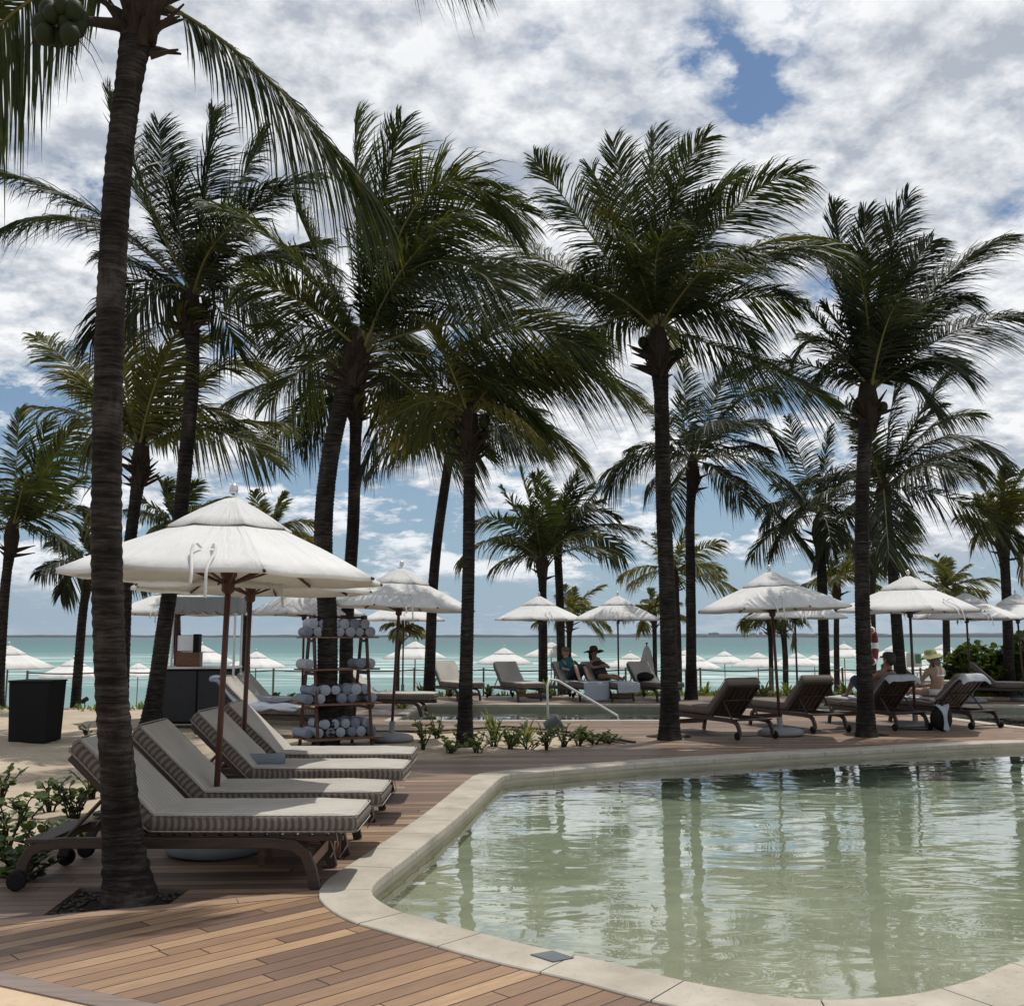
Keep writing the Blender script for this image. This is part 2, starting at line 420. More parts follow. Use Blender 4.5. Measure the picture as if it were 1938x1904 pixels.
pool2 = [Vector(v) for v in [(-2.25,20.05,0),(2.9,20.2,0),(3.9,21.6,0),(4.8,23.2,0),(7.6,23.0,0),(8.7,21.0,0),(9.1,18.6,0),(9.6,17.4,0),(16,16.9,0),(26,17.6,0),(26,24.6,0),(12,24.4,0),(3,24.7,0),(-2.05,24.9,0)]]
pool2 = [Vector((p.x,p.y,0)) for p in pool2]
CW1, CW2 = .32, .30
def inside(x, y, P):
    c = False; j = len(P)-1
    for i in range(len(P)):
        a, q = P[i], P[j]
        if (a.y > y) != (q.y > y) and x < (q.x-a.x)*(y-a.y)/(q.y-a.y)+a.x: c = not c
        j = i
    return c
def sheet(name, outer, holes, mat, z=0.0, thick=0, extra=None, zf=None, kind='structure', parent=None):
    """a level sheet (or slab) bounded by the outer loop, with holes; extra = more points inside"""
    vs, es = [], []
    for L in [outer]+holes:
        n = len(vs); vs += [Vector((p[0], p[1])) for p in L]; es += [(n+i, n+(i+1)%len(L)) for i in range(len(L))]
    if extra: vs += [Vector(p) for p in extra]
    V, E, Fc, *_ = geometry.delaunay_2d_cdt(vs, es, [], 0, 1e-5)
    f2 = []
    for f in Fc:
        cx = sum(V[i].x for i in f)/len(f); cy = sum(V[i].y for i in f)/len(f)
        if inside(cx, cy, [Vector((p[0],p[1])) for p in outer]) and not any(inside(cx, cy, h) for h in holes): f2.append(f)
    mb = MB(); mb.add([(v.x, v.y, zf(v.x, v.y) if zf else z) for v in V], f2)
    if thick:
        for L in [outer]+holes:
            Lo = L; L = [Vector((p[0],p[1],0)) for p in L]; L2 = []
            for i in range(len(L)):
                a, c = L[i], L[(i+1)%len(L)]; k = max(1, int((c-a).length/.3)); L2 += [a.lerp(c, j/k) for j in range(k)]
            n = len(L2); q = []
            for i in range(n):
                m_ = (L2[i]+L2[(i+1)%n])/2
                if L is not None and any(inside(m_.x, m_.y, h) for h in holes) and Lo is outer: continue
                q.append((i,(i+1)%n,n+(i+1)%n,n+i))
            mb.add([(p[0],p[1],z) for p in L2]+[(p[0],p[1],z-thick) for p in L2], q)
    o = mb.build(name, mat, parent, fix=False)
    bm = bmesh.new(); bm.from_mesh(o.data)
    loose = [v for v in bm.verts if not v.link_faces]; bmesh.ops.delete(bm, geom=loose, context='VERTS')
    if thick: bmesh.ops.remove_doubles(bm, verts=bm.verts, dist=1e-5)
    for f in bm.faces:
        if abs(f.normal.z) > .3 and f.normal.z < 0: f.normal_flip()
    bm.to_mesh(o.data); bm.free()
    if kind: o['kind'] = kind
    return o

cop1_out = offset_poly(pool1, CW1); cop2_out = offset_poly(pool2, CW2)
# deck outline
PIT = [Vector(v) for v in ((-2.72,6.2,0),(-2.08,6.17,0),(-2.06,6.82,0),(-2.78,6.86,0))]
J0 = G(0,1752); J1 = G(612,1694)       # joint board between the two plank fields
jd = (J1-J0).normalized(); jn = Vector((-jd.y, jd.x, 0))
Jl = J0 - jd*1.0
B0 = G(0,1838); B1 = G(320,1904); bd = (B1-B0).normalized(); bn = Vector((-bd.y, bd.x, 0))
Bl = B0 - bd*1.2; Br = B1 + bd*3.0
bed = [Vector(v) for v in [tuple(G(782,1438)), tuple(G(980,1424)), tuple(G(1190,1407)), tuple(G(1120,1396)), tuple(G(1040,1385)), tuple(G(960,1379)), (-1.6,17.6,0), (-3.3,17.6,0), (-3.3,11.6,0), (-1.35,11.6,0)]]
bed = [Vector((p.x,p.y,0)) for p in bed]
# coping loops replace the deck inside them, so the deck's hole is the coping's outer line
far_edge = [(30,27.9),(12,28.1),(4,28.3),(-1.2,28.4),(-3.2,27.2),(-3.4,20)]
deckA = [tuple(Bl), tuple(B0), tuple(B1), tuple(Br), (30,3.2-2,0), (30,5.0,0)]
# near field: from the border board up to the joint board, closed on the right by the pool
rx = 8.0
A_poly = [Bl, Br, Vector((rx, Br.y-.2, 0)), Vector((rx, 4.5,0)), J1+jd*1.2, Jl]
A_poly = [Vector((p.x,p.y,0)) for p in A_poly]
B_poly = [Jl+jn*.13, J1+jd*1.2+jn*.13, Vector((rx,4.5+.3,0)), Vector((30,5,0))] + [Vector((a,c,0)) for a,c in far_edge] + [Vector((-3.4,17.9,0)), Vector((-1.2,17.9,0)), Vector((-1.2,17.6,0))]
# walk the bed boundary so the sand bed stays open, then down the left edge of the deck
B_poly += [bed[5], bed[4], bed[3], bed[2], bed[1], bed[0], Vector((-1.35,11.35,0)), Vector((-3.2,11.35,0)), Vector((-3.42,9.0,0)), Vector((-3.42,6.9,0)), Vector((-3.75,6.4,0))]
def notch(P, h): return [h]
M['deck_near'] = deck_mat('deck planks diagonal', R(45), (0,0,0), .118, (.80,.72,.645))
M['deck_far'] = deck_mat('deck planks', R(3), (.4,.05,0), .118, (.74,.71,.69))
o1 = sheet('deck', A_poly, [cop1_out], M['deck_near'], 0, .09)
o2 = sheet('deck', B_poly, [cop1_out, cop2_out, PIT], M['deck_far'], 0, .09)
def plankline(name, a, c, w, mat, z=0.004, h=.05, seg=2.3):
    mb = MB(); a = Vector(a); c = Vector(c); L = (c-a).length; t = (c-a).normalized(); n_ = Vector((-t.y,t.x,0)); s = 0
    while s < L:
        e = min(s+seg, L); p0 = a+t*s; p1 = a+t*(e-.004)
        vs = [p0, p1, p1+n_*w, p0+n_*w]
        mb.add([(v.x,v.y,z-h) for v in vs]+[(v.x,v.y,z) for v in vs], [(3,2,1,0),(4,5,6,7),(0,1,5,4),(1,2,6,5),(2,3,7,6),(3,0,4,7)]); s = e
    o = mb.build(name, mat); o['kind'] = 'structure'; return o
M['board_light'] = wood_mat('light board', (.27,.175,.115), (.40,.275,.18))
M['board_grey'] = wood_mat('grey border board', (.13,.10,.088), (.21,.165,.14))
plankline('deck_joint_board', Jl, J1-jd*.0, .125, M['board_light'])
plankline('deck_border_board', Bl-bn*.14, Br-bn*.14, .13, M['board_grey'])
# wood curbs round the sand bed
def curb(name, pts, mat, w=.05, h=.09, z=.03):
    mb = MB()
    for a, c in zip(pts[:-1], pts[1:]):
        a = Vector(a); c = Vector(c); t = (c-a).normalized(); n_ = Vector((-t.y,t.x,0)); q = [a-n_*w/2, c-n_*w/2, c+n_*w/2, a+n_*w/2]
        mb.add([(v.x,v.y,z-h) for v in q]+[(v.x,v.y,z) for v in q], [(3,2,1,0),(4,5,6,7),(0,1,5,4),(1,2,6,5),(2,3,7,6),(3,0,4,7)])
    o = mb.build(name, mat); o['kind'] = 'structure'; return o
curb('bed_curb', [Vector((-3.35,17.75,0)), Vector((-1.3,17.75,0)), G(960,1376), G(1045,1383), G(1125,1393.5), G(1200,1406)], M['teak_dark'], .07, .13, .03)

# coping tiles
def coping(name, P, wd, z=.012, tile=.62, th=.06, mat=None):
    mb = MB(); N = len(P); O = offset_poly(P, wd); Ii = offset_poly(P, -.012)
    # resample by arc length
    cum = [0]
    for i in range(N): cum.append(cum[-1]+(P[(i+1)%N]-P[i]).length)
    tot = cum[-1]
    def at(Q, s):
        s %= tot
        for i in range(N):
            if cum[i] <= s <= cum[i+1]:
                t = (s-cum[i])/max(cum[i+1]-cum[i],1e-9); return Q[i].lerp(Q[(i+1)%N], t)
    nt_ = int(tot/tile); L = tot/nt_; sub = 5; g = .0035
    for k in range(nt_):
        s0 = k*L+g; s1 = (k+1)*L-g; prev = None; rows = []
        for j in range(sub+1):
            s = s0+(s1-s0)*j/sub; a = at(Ii, s); c = at(O, s); dd = (c-a).normalized()
            rows.append([Vector((a.x,a.y,z-th)), Vector((a.x,a.y,z-.012)), a+dd*.006+Vector((0,0,z-.003)), a+dd*.016+Vector((0,0,z)), c-dd*.006+Vector((0,0,z)), Vector((c.x,c.y,z-.006)), Vector((c.x,c.y,z-th))])
        vs = [v for r_ in rows for v in r_]; fs = []
        for j in range(sub):
            for q in range(6): a = j*7+q; fs.append((a, a+1, a+8, a+7))
        fs += [tuple(range(7)), tuple(sub*7+q for q in range(6,-1,-1))]
        mb.add(vs, fs)
    o = mb.build(name, mat or M['travertine']); o['kind'] = 'structure'
    base = sheet(name+'_bed', offset_poly(P, wd-.006), [P], M['mortar'], z-.022); return o
M['mortar'] = simple('mortar', (.16,.135,.10), .9)
coping('pool_coping', pool1, CW1)
coping('back_pool_coping', pool2, CW2)
# pool shells
def shell(nm, P, floor, mat):
    n = len(P); mb = MB()
    mb.add([(p.x,p.y,-.04) for p in P]+[(p.x,p.y,-2.2) for p in P], [(i,(i+1)%n,n+(i+1)%n,n+i) for i in range(n)])
    o = mb.build(nm+'_wall', mat); o['kind'] = 'structure'
    xs = [p.x for p in P]; ys = [p.y for p in P]; ex = []
    yy = min(ys)
    while yy < max(ys):
        xx = min(xs)
        while xx < max(xs):
            if inside(xx, yy, P): ex.append((xx, yy))
            xx += .8
        yy += .5
    Pe = offset_poly(P, .004)
    return sheet(nm+'_floor', Pe, [], mat, zf=floor, extra=ex)
shell('pool', pool1, lambda x, y: -.26-.004*max(0,min(y,15)-5.2), M['poolplaster'])
M['poolplaster2'] = stone_mat('back pool plaster', (.16,.165,.11), (.24,.24,.17), False, 2)
shell('back_pool', pool2, lambda x, y: -.6, M['poolplaster2'])
def water_mat(name, wave, rough=.0, absorb=(.55,.75,.62), dens=.9, sc=1.0, tint=(.93,.93,.90), aniso=2.0):
    m, nt, out = new_mat(name); b = NB(nt); co = b.coord()
    v = b.mapping(co, sc=(sc, sc*aniso, sc))
    h1 = b.noise(v, .85, 2, .45, .6)
    h2 = b.noise(v, 2.9, 2, .45, .5)
    h3 = b.noise(b.mapping(co, loc=(3,1,0), sc=(sc,sc*1.3,sc)), 9.0, 2, .5, .5)
    patch = b.ramp(b.noise(co, .45, 2), [(.35,.45),(.65,1.1)])
    h = b.math('ADD', b.math('MULTIPLY', h1, 1.0), b.math('ADD', b.math('MULTIPLY', h2, .16), b.math('MULTIPLY', h3, .006)))
    bp = b.n('ShaderNodeBump'); b.l(h, bp.inputs['Height']); b.put(bp.inputs['Strength'], b.math('MULTIPLY', patch, 1.0)); bp.inputs['Distance'].default_value = wave
    gl = b.n('ShaderNodeBsdfGlossy'); gl.inputs['Roughness'].default_value = rough; gl.inputs[0].default_value = (.97,.98,1,1); b.l(bp.outputs[0], gl.inputs['Normal'])
    tr = b.n('ShaderNodeBsdfTransparent'); tr.inputs[0].default_value = (*tint, 1)
    fr = b.n('ShaderNodeFresnel'); fr.inputs['IOR'].default_value = 1.42; b.l(bp.outputs[0], fr.inputs['Normal'])
    mx = b.n('ShaderNodeMixShader'); b.l(b.math('MULTIPLY', fr.outputs[0], 1.35, clamp=True), mx.inputs[0]); b.l(tr.outputs[0], mx.inputs[1]); b.l(gl.outputs[0], mx.inputs[2])
    b.l(mx.outputs[0], out.inputs['Surface'])
    va = b.n('ShaderNodeVolumeAbsorption'); va.inputs['Color'].default_value = (*absorb,1); va.inputs['Density'].default_value = dens
    b.l(va.outputs[0], out.inputs['Volume']); return m
def water(nm, P, z, mat, depth=2.5):
    Pe = offset_poly(P, .01); n = len(Pe); mb = MB()
    V, E, Fc, *_ = geometry.delaunay_2d_cdt([Vector((p.x,p.y)) for p in Pe], [(i,(i+1)%n) for i in range(n)], [], 1, 1e-5)
    assert len(V) == n
    mb.add([(v.x,v.y,z) for v in V]+[(v.x,v.y,z-depth) for v in V], list(Fc)+[tuple(i+n for i in f) for f in Fc]+[(i,(i+1)%n,n+(i+1)%n,n+i) for i in range(n)])
    o = mb.build(nm, mat); o['kind'] = 'structure'; return o
water('pool_water', pool1, -.10, water_mat('pool water', .017, absorb=(.20,.86,.85), dens=.34))
water('back_pool_water', pool2, -.14, water_mat('back pool water', .02, absorb=(.35,.55,.45), dens=1.2))

# ------------------------------------------------------------------ ground: sand, berm, beach, sea bed
def edge_y(x):
    t = max(0, min(1, (x+9.5)/5.5)); t = t*t*(3-2*t); return 24.2*(1-t)+29.6*t
def gz(x, y):
    e = edge_y(x); base = -.035 - .0*y
    nz = noise.noise(Vector((x*.5,y*.5,0)))*.05 + noise.noise(Vector((x*1.7,y*1.7,3)))*.028
    near = -.03 + min(0, nz) if (-4.0 < x < 30 and y < 30) else -.03+nz*1.5
    if inside(x, y, bed_in): near = -.015+abs(nz)*1.2
    if y <= e: return near
    t = min(1, (y-e)/5.0); t = t*t*(3-2*t)
    z = near*(1-t) + (-1.95)*t
    if y > e+5: z -= .011*(y-e-5)
    if y > 56: z -= (y-56)*.06
    return max(z + noise.noise(Vector((x*.3,y*.3,9)))*.05, -9)
bed_in = offset_poly(bed, -.12)
h1 = offset_poly(pool1, CW1*.5); h2 = offset_poly(pool2, CW2*.5)
ex = []
yy = 2.0
while yy < 36:
    st = .3 if yy < 14 else .5
    xx = -14.0 if yy < 20 else -26
    while xx < 30:
        dens_ok = xx < 0 or yy > 27 or (xx < 3 and yy > 11)
        if dens_ok or (int(xx*2) % 4 == 0): ex.append((xx+random.uniform(-.05,.05), yy+random.uniform(-.05,.05)))
        xx += st
    yy += st
for yy in (38,41,45,50,56,60,70,90,140):
    for xx in range(-80, 90, 8): ex.append((xx+.01, yy+.01))
def tooclose(p):
    for H in (h1, h2):
        for q in H:
            if (q.x-p[0])**2+(q.y-p[1])**2 < .02: return True
    return False
ex = [p for p in ex if not tooclose(p)]
gnd = sheet('ground', [Vector((-400,-30,0)),Vector((400,-30,0)),Vector((400,200,0)),Vector((-400,200,0))], [h1,h2], M['sand'], zf=gz, extra=ex)
for p in gnd.data.polygons: p.use_smooth = True
# tree pit soil
M['mulch'] = simple('dark mulch', (.035,.028,.022), .95, .1, 0, .6, 20, 1, 60, .03)
pm = sheet('tree_pit_soil', offset_poly(PIT,-.001), [], M['mulch'], -.026)

# stone path at the bottom left, beyond the border board
M['pale_path'] = stone_mat('pale resin path', (.42,.31,.20), (.52,.40,.275), True, 5)
pp = sheet('path', [Bl-bn*.14, Br-bn*.14, Br-bn*4, Bl-bn*4], [], M['pale_path'], -.004, .06)
# stone border at the left edge of the deck
plankline('deck_edge_tiles', Vector((-3.75,6.35,0)), Vector((-3.42,6.95,0)), .18, M['board_grey'], .003)
plankline('deck_edge_tiles', Vector((-3.42,6.95,0)), Vector((-3.42,9.6,0)), .16, M['board_grey'], .003)

# ------------------------------------------------------------------ sea
m, nt, out = new_mat('sea'); b = NB(nt); co = b.coord(); x, y, z = b.sep(co)
wob = b.math('MULTIPLY_ADD', b.noise(b.mapping(co, sc=(.02,.05,1)), 1, 4), 1.2, -.6)
ly = b.math('ADD', b.math('LOGARITHM', b.math('MAXIMUM', y, 10.0), 10.0), b.math('MULTIPLY', wob, .18))
c = b.ramp(b.math('DIVIDE', ly, 4.0), [(.44,(.125,.225,.21)),(.50,(.105,.215,.20)),(.55,(.11,.235,.215)),(.60,(.07,.165,.16)),(.68,(.048,.12,.127)),(.80,(.045,.10,.115)),(.9,(.03,.06,.08))])
f1 = b.noise(b.mapping(co, sc=(.035,.30,1)), 1.0, 6, .65, 1.0)
band = b.ramp(b.math('DIVIDE', b.math('LOGARITHM', b.math('MAXIMUM', y, 10.0), 10.0), 4.0), [(.47,0),(.50,1),(.56,1),(.60,0)])
foam = b.math('MULTIPLY', b.ramp(f1, [(.51,0),(.58,1)]), band)
c = b.mix(b.math('MULTIPLY', foam, .8), c, (.72,.76,.75))
f2 = b.noise(b.mapping(co, sc=(.02,.12,1)), 1, 5, .6, .5)
c = b.mix(b.ramp(f2, [(.45,0),(.6,.22)]), c, (.09,.20,.21))
h = b.noise(b.mapping(co, sc=(.5,1.3,1)), 1.2, 5, .6)
nb = b.bump(h, .5, .4)
df = b.n('ShaderNodeBsdfDiffuse'); b.l(c, df.inputs[0]); b.l(nb, df.inputs['Normal'])
gl = b.n('ShaderNodeBsdfGlossy'); gl.inputs['Roughness'].default_value = .25; b.l(nb, gl.inputs['Normal'])
mx = b.n('ShaderNodeMixShader'); mx.inputs[0].default_value = .22; b.l(df.outputs[0], mx.inputs[1]); b.l(gl.outputs[0], mx.inputs[2]); b.l(mx.outputs[0], out.inputs[0])
sea = MB().add([(-9000,54,-2.2),(9000,54,-2.2),(9000,9000,-2.2),(-9000,9000,-2.2)], [(0,1,2,3)]).build('sea', m, fix=False); sea['kind'] = 'structure'

# far shore
M['far_shore'] = simple('far shore', (.045,.06,.065), .95, .1, 0, .3, .01, 0)
N = 260; mb = MB(); top = []
for i in range(N+1):
    x = -3600+7600*i/N; hgt = 12+8*noise.noise(Vector((x*.002,0,1)))+4*noise.noise(Vector((x*.011,0,4)))
    if x > 500: hgt += 7+9*noise.noise(Vector((x*.006,2,0)))
    top.append((x, max(3, hgt)))
vs = []
for x, h in top: vs += [(x,6000,-2.3),(x,6000,h*.6),(x,6030,h),(x,6300,h*.8),(x,6400,-2.3)]
fs = []
for i in range(N):
    for k in range(4): a = i*5+k; fs.append((a, a+5, a+6, a+1))
mb.add(vs, fs); o = mb.build('hills', M['far_shore']); o['kind'] = 'structure'
M['far_building'] = simple('far building', (.10,.115,.125), .9, .1, 0, .2, .05, 0)
fb = [(1341,1360,24,.4,'tallest distant block on the far shore just right of the thick palm trunk'),
      (1420,1430,21,1,'small squat distant block on the far shore beside the reddish umbrella pole'),
      (1437,1442,27,1,'thin distant tower on the far shore just left of the reddish umbrella pole'),
      (1543,1562,22,1,'wide flat-topped distant hotel on the far shore right of the dark umbrella pole'),
      (1222,1234,16,1,'low distant building on the far shore behind the closed beach umbrella')]
for x0, x1, h, t, lab in fb:
    a = W(x0,1205,5990); c = W(x1,1205,5990); w = c.x-a.x
    e = empty('distant_building', ((a.x+c.x)/2, 5985, 0), label=lab, cat='building', group='buildings on the far shore')
    MB().box((0,0,h/2-1), (w, 24, h+2)).box((w*.12,0,h+1.2),(w*.4,12,3)).build('wall', M['far_building'], e)
    mw = MB()
    for r_ in range(3): mw.box((0,-12.6,h*(.3+.22*r_)), (w*.86, .8, h*.07))
    mw.build('window', M['far_shore'], e)

# ------------------------------------------------------------------ the sea air
m, nt, out = new_mat('haze'); b = NB(nt); pv = b.n('ShaderNodeVolumePrincipled')
pv.inputs['Color'].default_value = (.80,.87,.95,1); pv.inputs['Density'].default_value = .000045; pv.inputs['Anisotropy'].default_value = .3
b.l(pv.outputs[0], out.inputs['Volume'])
hz = MB().box((0,4400,27.0), (17000,9600,76)).build('haze', m); hz['kind'] = 'stuff'; hz['label'] = 'thin pale sea haze in the air'
# ------------------------------------------------------------------ palms
def bez(p0, c, p1, n=12):
    return [p0*(1-t)**2 + c*2*t*(1-t) + p1*t*t for t in [i/n for i in range(n+1)]]
def frond(mb, st, path, nl, LL, lw, rnd, hang=.5, rr=.022, wind=Vector((.12,-.02,0)), rag=.12, start=.13, fold=(0,.35)):
    """one pinnate leaf along a path: stem into st, leaflets into mb"""
    N = len(path)
    st.tube(path, [rr*(1.5 if i == 0 else 1)*(1-.88*i/(N-1))+.003 for i in range(N)], 5, cap=False, flat=.7)
    cum = [0]
    for i in range(1, N): cum.append(cum[-1]+(path[i]-path[i-1]).length)
    tot = cum[-1]; vs = mb.v; fs = mb.f
    twist = rnd.choice((-1,1))*rnd.uniform(*fold)
    gaps = [(rnd.choice((-1,1)), rnd.uniform(.15,.95), rnd.uniform(.015,.07)) for _ in range(rnd.randint(0,4))]
    j = 0
    gap = 0
    for k in range(nl):
        t = start+(1-start)*(k/(nl-1))
        s = t*tot
        while j < N-2 and cum[j+1] < s: j += 1
        q = (s-cum[j])/max(cum[j+1]-cum[j], 1e-6); p = path[j].lerp(path[j+1], min(q,1)); tg = (path[j+1]-path[j]).normalized()
        up = Vector((0,0,1)); side = tg.cross(up)
        if side.length < .25: side = side + Vector((rnd.uniform(-.2,.2), .6, 0))
        side.normalize(); nrm = side.cross(tg).normalized()
        prof = min(1, .42+1.9*(t-start)) * (1 if t < .68 else 1-.58*((t-.68)/.32)**1.6)
        ang = R(20+ (t**1.3)*48)
        for sg in (-1, 1):
            if rnd.random() < rag or (any(g_[0] == sg and abs(g_[1]-t) < g_[2] for g_ in gaps) and rnd.random() < .75): continue
            L = LL*prof*rnd.uniform(.82, 1.1)
            sd = (side*math.cos(twist)+nrm*math.sin(twist)*1)*sg
            nn = nrm
            d = (sd*math.cos(ang)+tg*math.sin(ang)+nn*rnd.uniform(.0,.34)+Vector((rnd.uniform(-.07,.07),rnd.uniform(-.07,.07),rnd.uniform(-.07,.07)))).normalized()
            hg = hang*rnd.uniform(.7,1.35)*(1-.62*max(0, tg.z))
            wv = (tg*math.cos(.6)+nn*rnd.uniform(-.7,.7)).normalized()
            wv = (wv-d*wv.dot(d)).normalized()*lw*.5
            n = len(vs); p1 = p+d*L*.38+Vector((0,0,-hg*L*.16))+wind*L*.1
            p2 = p+d*L*.74+Vector((0,0,-hg*L*.46))+wind*L*.4; p3 = p+d*L*.98+Vector((0,0,-hg*L*.86))+wind*L*.8
            vs += [tuple(p-wv*.6), tuple(p+wv*.6), tuple(p1-wv), tuple(p1+wv), tuple(p2-wv*.75), tuple(p2+wv*.75), tuple(p3)]
            fs += [(n,n+1,n+3,n+2),(n+2,n+3,n+5,n+4),(n+4,n+5,n+6)]
def rand_path(c, az, el, L, sag, rnd, n=11):
    d = Vector((math.cos(az)*math.cos(el), math.sin(az)*math.cos(el), math.sin(el)))
    out = []; cv = Vector((rnd.uniform(-.12,.12), rnd.uniform(-.12,.12), 0))
    for i in range(n+1):
        t = i/n; out.append(c + d*L*t + Vector((0,0,-sag*L*t**2.2)) + cv*L*t*t + Vector((.07,0,0))*L*t*t)
    return out
def palm(label, group, trunk_px, Y, wpx, fronds=(), nrand=8, L=3.0, nl=90, LL=.75, lw=.036, seed=1, mat='leaf', coconuts=0, crown_px=None, dead=0, flare=1.5, base_z=0.0, elr=(-.25,1.25), sides=14, hang=.55, wind=.22, rings=.055, baseY=None, sagr=(.25,.6)):
    rnd = random.Random(seed)
    tp = [W(a, c, Y) for a, c in trunk_px]
    if base_z is not None:
        # run the trunk down to the ground it stands on
        b0 = tp[0]; dz = b0.z-base_z
        if abs(dz) > .02:
            s = (tp[0]-tp[1]); s = s/abs(s.z) if abs(s.z) > .01 else Vector((0,0,-1)); s = Vector((s.x, 0, s.z))
            tp = ([b0+s*dz] if dz > 0 else []) + [q for q in tp if q.z > base_z+.02]
            if dz < 0: tp = [Vector((b0.x, b0.y, base_z))] + tp
    base = tp[0].copy(); base.z -= .06
    root = empty('coconut_palm', tuple(base), label=label, cat='palm tree', group=group)
    rel = [q-base for q in tp]; rel[0] = Vector((0,0,0))
    path = linspline(rel, 8)
    # even spacing
    cum = [0]
    for i in range(1, len(path)): cum.append(cum[-1]+(path[i]-path[i-1]).length)
    n = max(12, int(cum[-1]/rings*2)); pts = []; j = 0
    for i in range(n+1):
        s = cum[-1]*i/n
        while j < len(path)-2 and cum[j+1] < s: j += 1
        pts.append(path[j].lerp(path[j+1], min(1, (s-cum[j])/max(1e-6, cum[j+1]-cum[j]))))
    r0 = wpx/F*Y/2; rad = []
    for i in range(n+1):
        h = cum[-1]*i/n; f = 1 + (flare-1)*math.exp(-h/.28)+.10*math.exp(-h/1.2)
        top = max(0, 1-(cum[-1]-h)/.7); f *= (1+.35*top) * (1-.12*i/n)
        rad.append(r0*f*(1+(.045 if i % 2 else -.02)+rnd.uniform(-.02,.02)))
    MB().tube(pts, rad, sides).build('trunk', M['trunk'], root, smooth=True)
    c = (W(crown_px[0], crown_px[1], Y)-base) if crown_px else pts[-1]
    lf = MB(); st = MB(); bt = MB()
    # fibrous boots at the top of the trunk
    tpz = pts[-1]
    for k in range(int(34 if Y < 22 else 10)):
        a = k*2.4; e = rnd.uniform(.1,1.3); l = rnd.uniform(.12,.42)*max(1, r0/.11)
        d = Vector((math.cos(a)*math.cos(e), math.sin(a)*math.cos(e), math.sin(e)))
        p0 = tpz+Vector((math.cos(a),math.sin(a),0))*r0*.7-Vector((0,0,rnd.uniform(.0,.45)))
        bt.tube([p0, p0+d*l*.5, p0+d*l+Vector((math.cos(a)*.05,math.sin(a)*.05,.02))], [.04*r0/.11*rnd.uniform(.5,1.2),.028*r0/.11,.008], 4)
    bt.tube([tpz-Vector((0,0,.35)), tpz+Vector((0,0,.05)), tpz+Vector((0,0,.35)), tpz+Vector((0,0,.6))], [r0*1.12, r0*1.5, r0*1.1, r0*.3], 9)
    bt.build('crown_base', M['boot'], root, smooth=False)
    alln = []
    for f in fronds:
        cx, cy, tx, ty = f[:4]; dy = f[4] if len(f) > 4 else rnd.uniform(-1.3, 1.3)*(Y/17)**.5
        tip = W(tx, ty, Y+dy)-base; ctl = W(cx, cy, Y+dy*.45)-base
        alln.append((bez(c, ctl, tip, 12), f[5] if len(f) > 5 else 1.0, (.25,1.05)))
    az0 = rnd.uniform(0, 6.28)
    for k in range(nrand):
        u = (k+.5)/nrand; el = elr[1]+(elr[0]-elr[1])*u**.8
        alln.append((rand_path(c, az0+k*2.4, el, L*rnd.uniform(.8,1.05), rnd.uniform(*sagr)*(1-.35*max(0,el)), rnd), 1.0, (0,.7)))
    for pth, sc, fo in alln:
        ln = sum((pth[i+1]-pth[i]).length for i in range(len(pth)-1))
        nn = max(16, int(nl*1.7*min(1.3, ln/L)))
        frond(lf, st, pth, nn, 1.12*LL*sc*min(1.1, .55+.45*ln/L), lw*.68, rnd, hang*1.5, rr=.026*(LL/.75), wind=Vector((wind,-.02,0)), fold=fo)
    cr = lf.build('crown', M[mat], root, fix=False)
    s_ = st.build('frond_stem', M['rachis'], cr, smooth=True)
    if dead:
        dm = MB(); ds = MB()
        for k in range(dead):
            a = rnd.uniform(0,6.28) if k else rnd.choice((0.2, 2.9))
            pth = [c+Vector((math.cos(a)*(.1+.55*math.sin(t*1.9)), math.sin(a)*.5*t, .25*math.sin(t*2.6)-1.7*t*t))*(LL/.75) for t in [i/8 for i in range(9)]]
            frond(dm, ds, pth, int(nl*.35), LL*.7, lw, rnd, 1.1, rr=.02*(LL/.75), rag=.3)
        dd = dm.build('dead_frond', M['leaf_dead'], root, fix=False)
        ds.build('frond_stem', M['rachis'], dd)
    for k in range(coconuts):
        a = rnd.uniform(0, 6.28); rr_ = r0*1.5+rnd.uniform(.02,.14)
        MB().sphere((0,0,0), .085*rnd.uniform(.85,1.1), 10, 7, (1,1,1.2)).build('coconut', M['coconut'], root, smooth=True).location = tpz+Vector((math.cos(a)*rr_, math.sin(a)*rr_, rnd.uniform(-.15,.22)))
    return root

GP = 'coconut palms by the pool and beach'
# the big leaning trunk in the foreground
P1 = palm('nearest palm, thick dark trunk in a square deck pit, crown above the picture', GP,
     [(243,1684),(233,1600),(226,1500),(211,1300),(203,1100),(202,900),(206,700),(214,480),(228,280),(254,90),(270,-10)], 6.5, 57,
     [(480,75,715,385,.9,.95),(40,-150,-230,400,.6,.85),(520,-300,880,-70,1.6,1.0),(150,-300,-200,-250,1.5),(330,-350,420,-600,1.8)],
     nrand=0, L=2.0, nl=120, LL=.62, lw=.026, seed=3, mat='leaf', flare=1.9, elr=(.1,1.3), sides=26, hang=.75, rings=.075, wind=-.05)
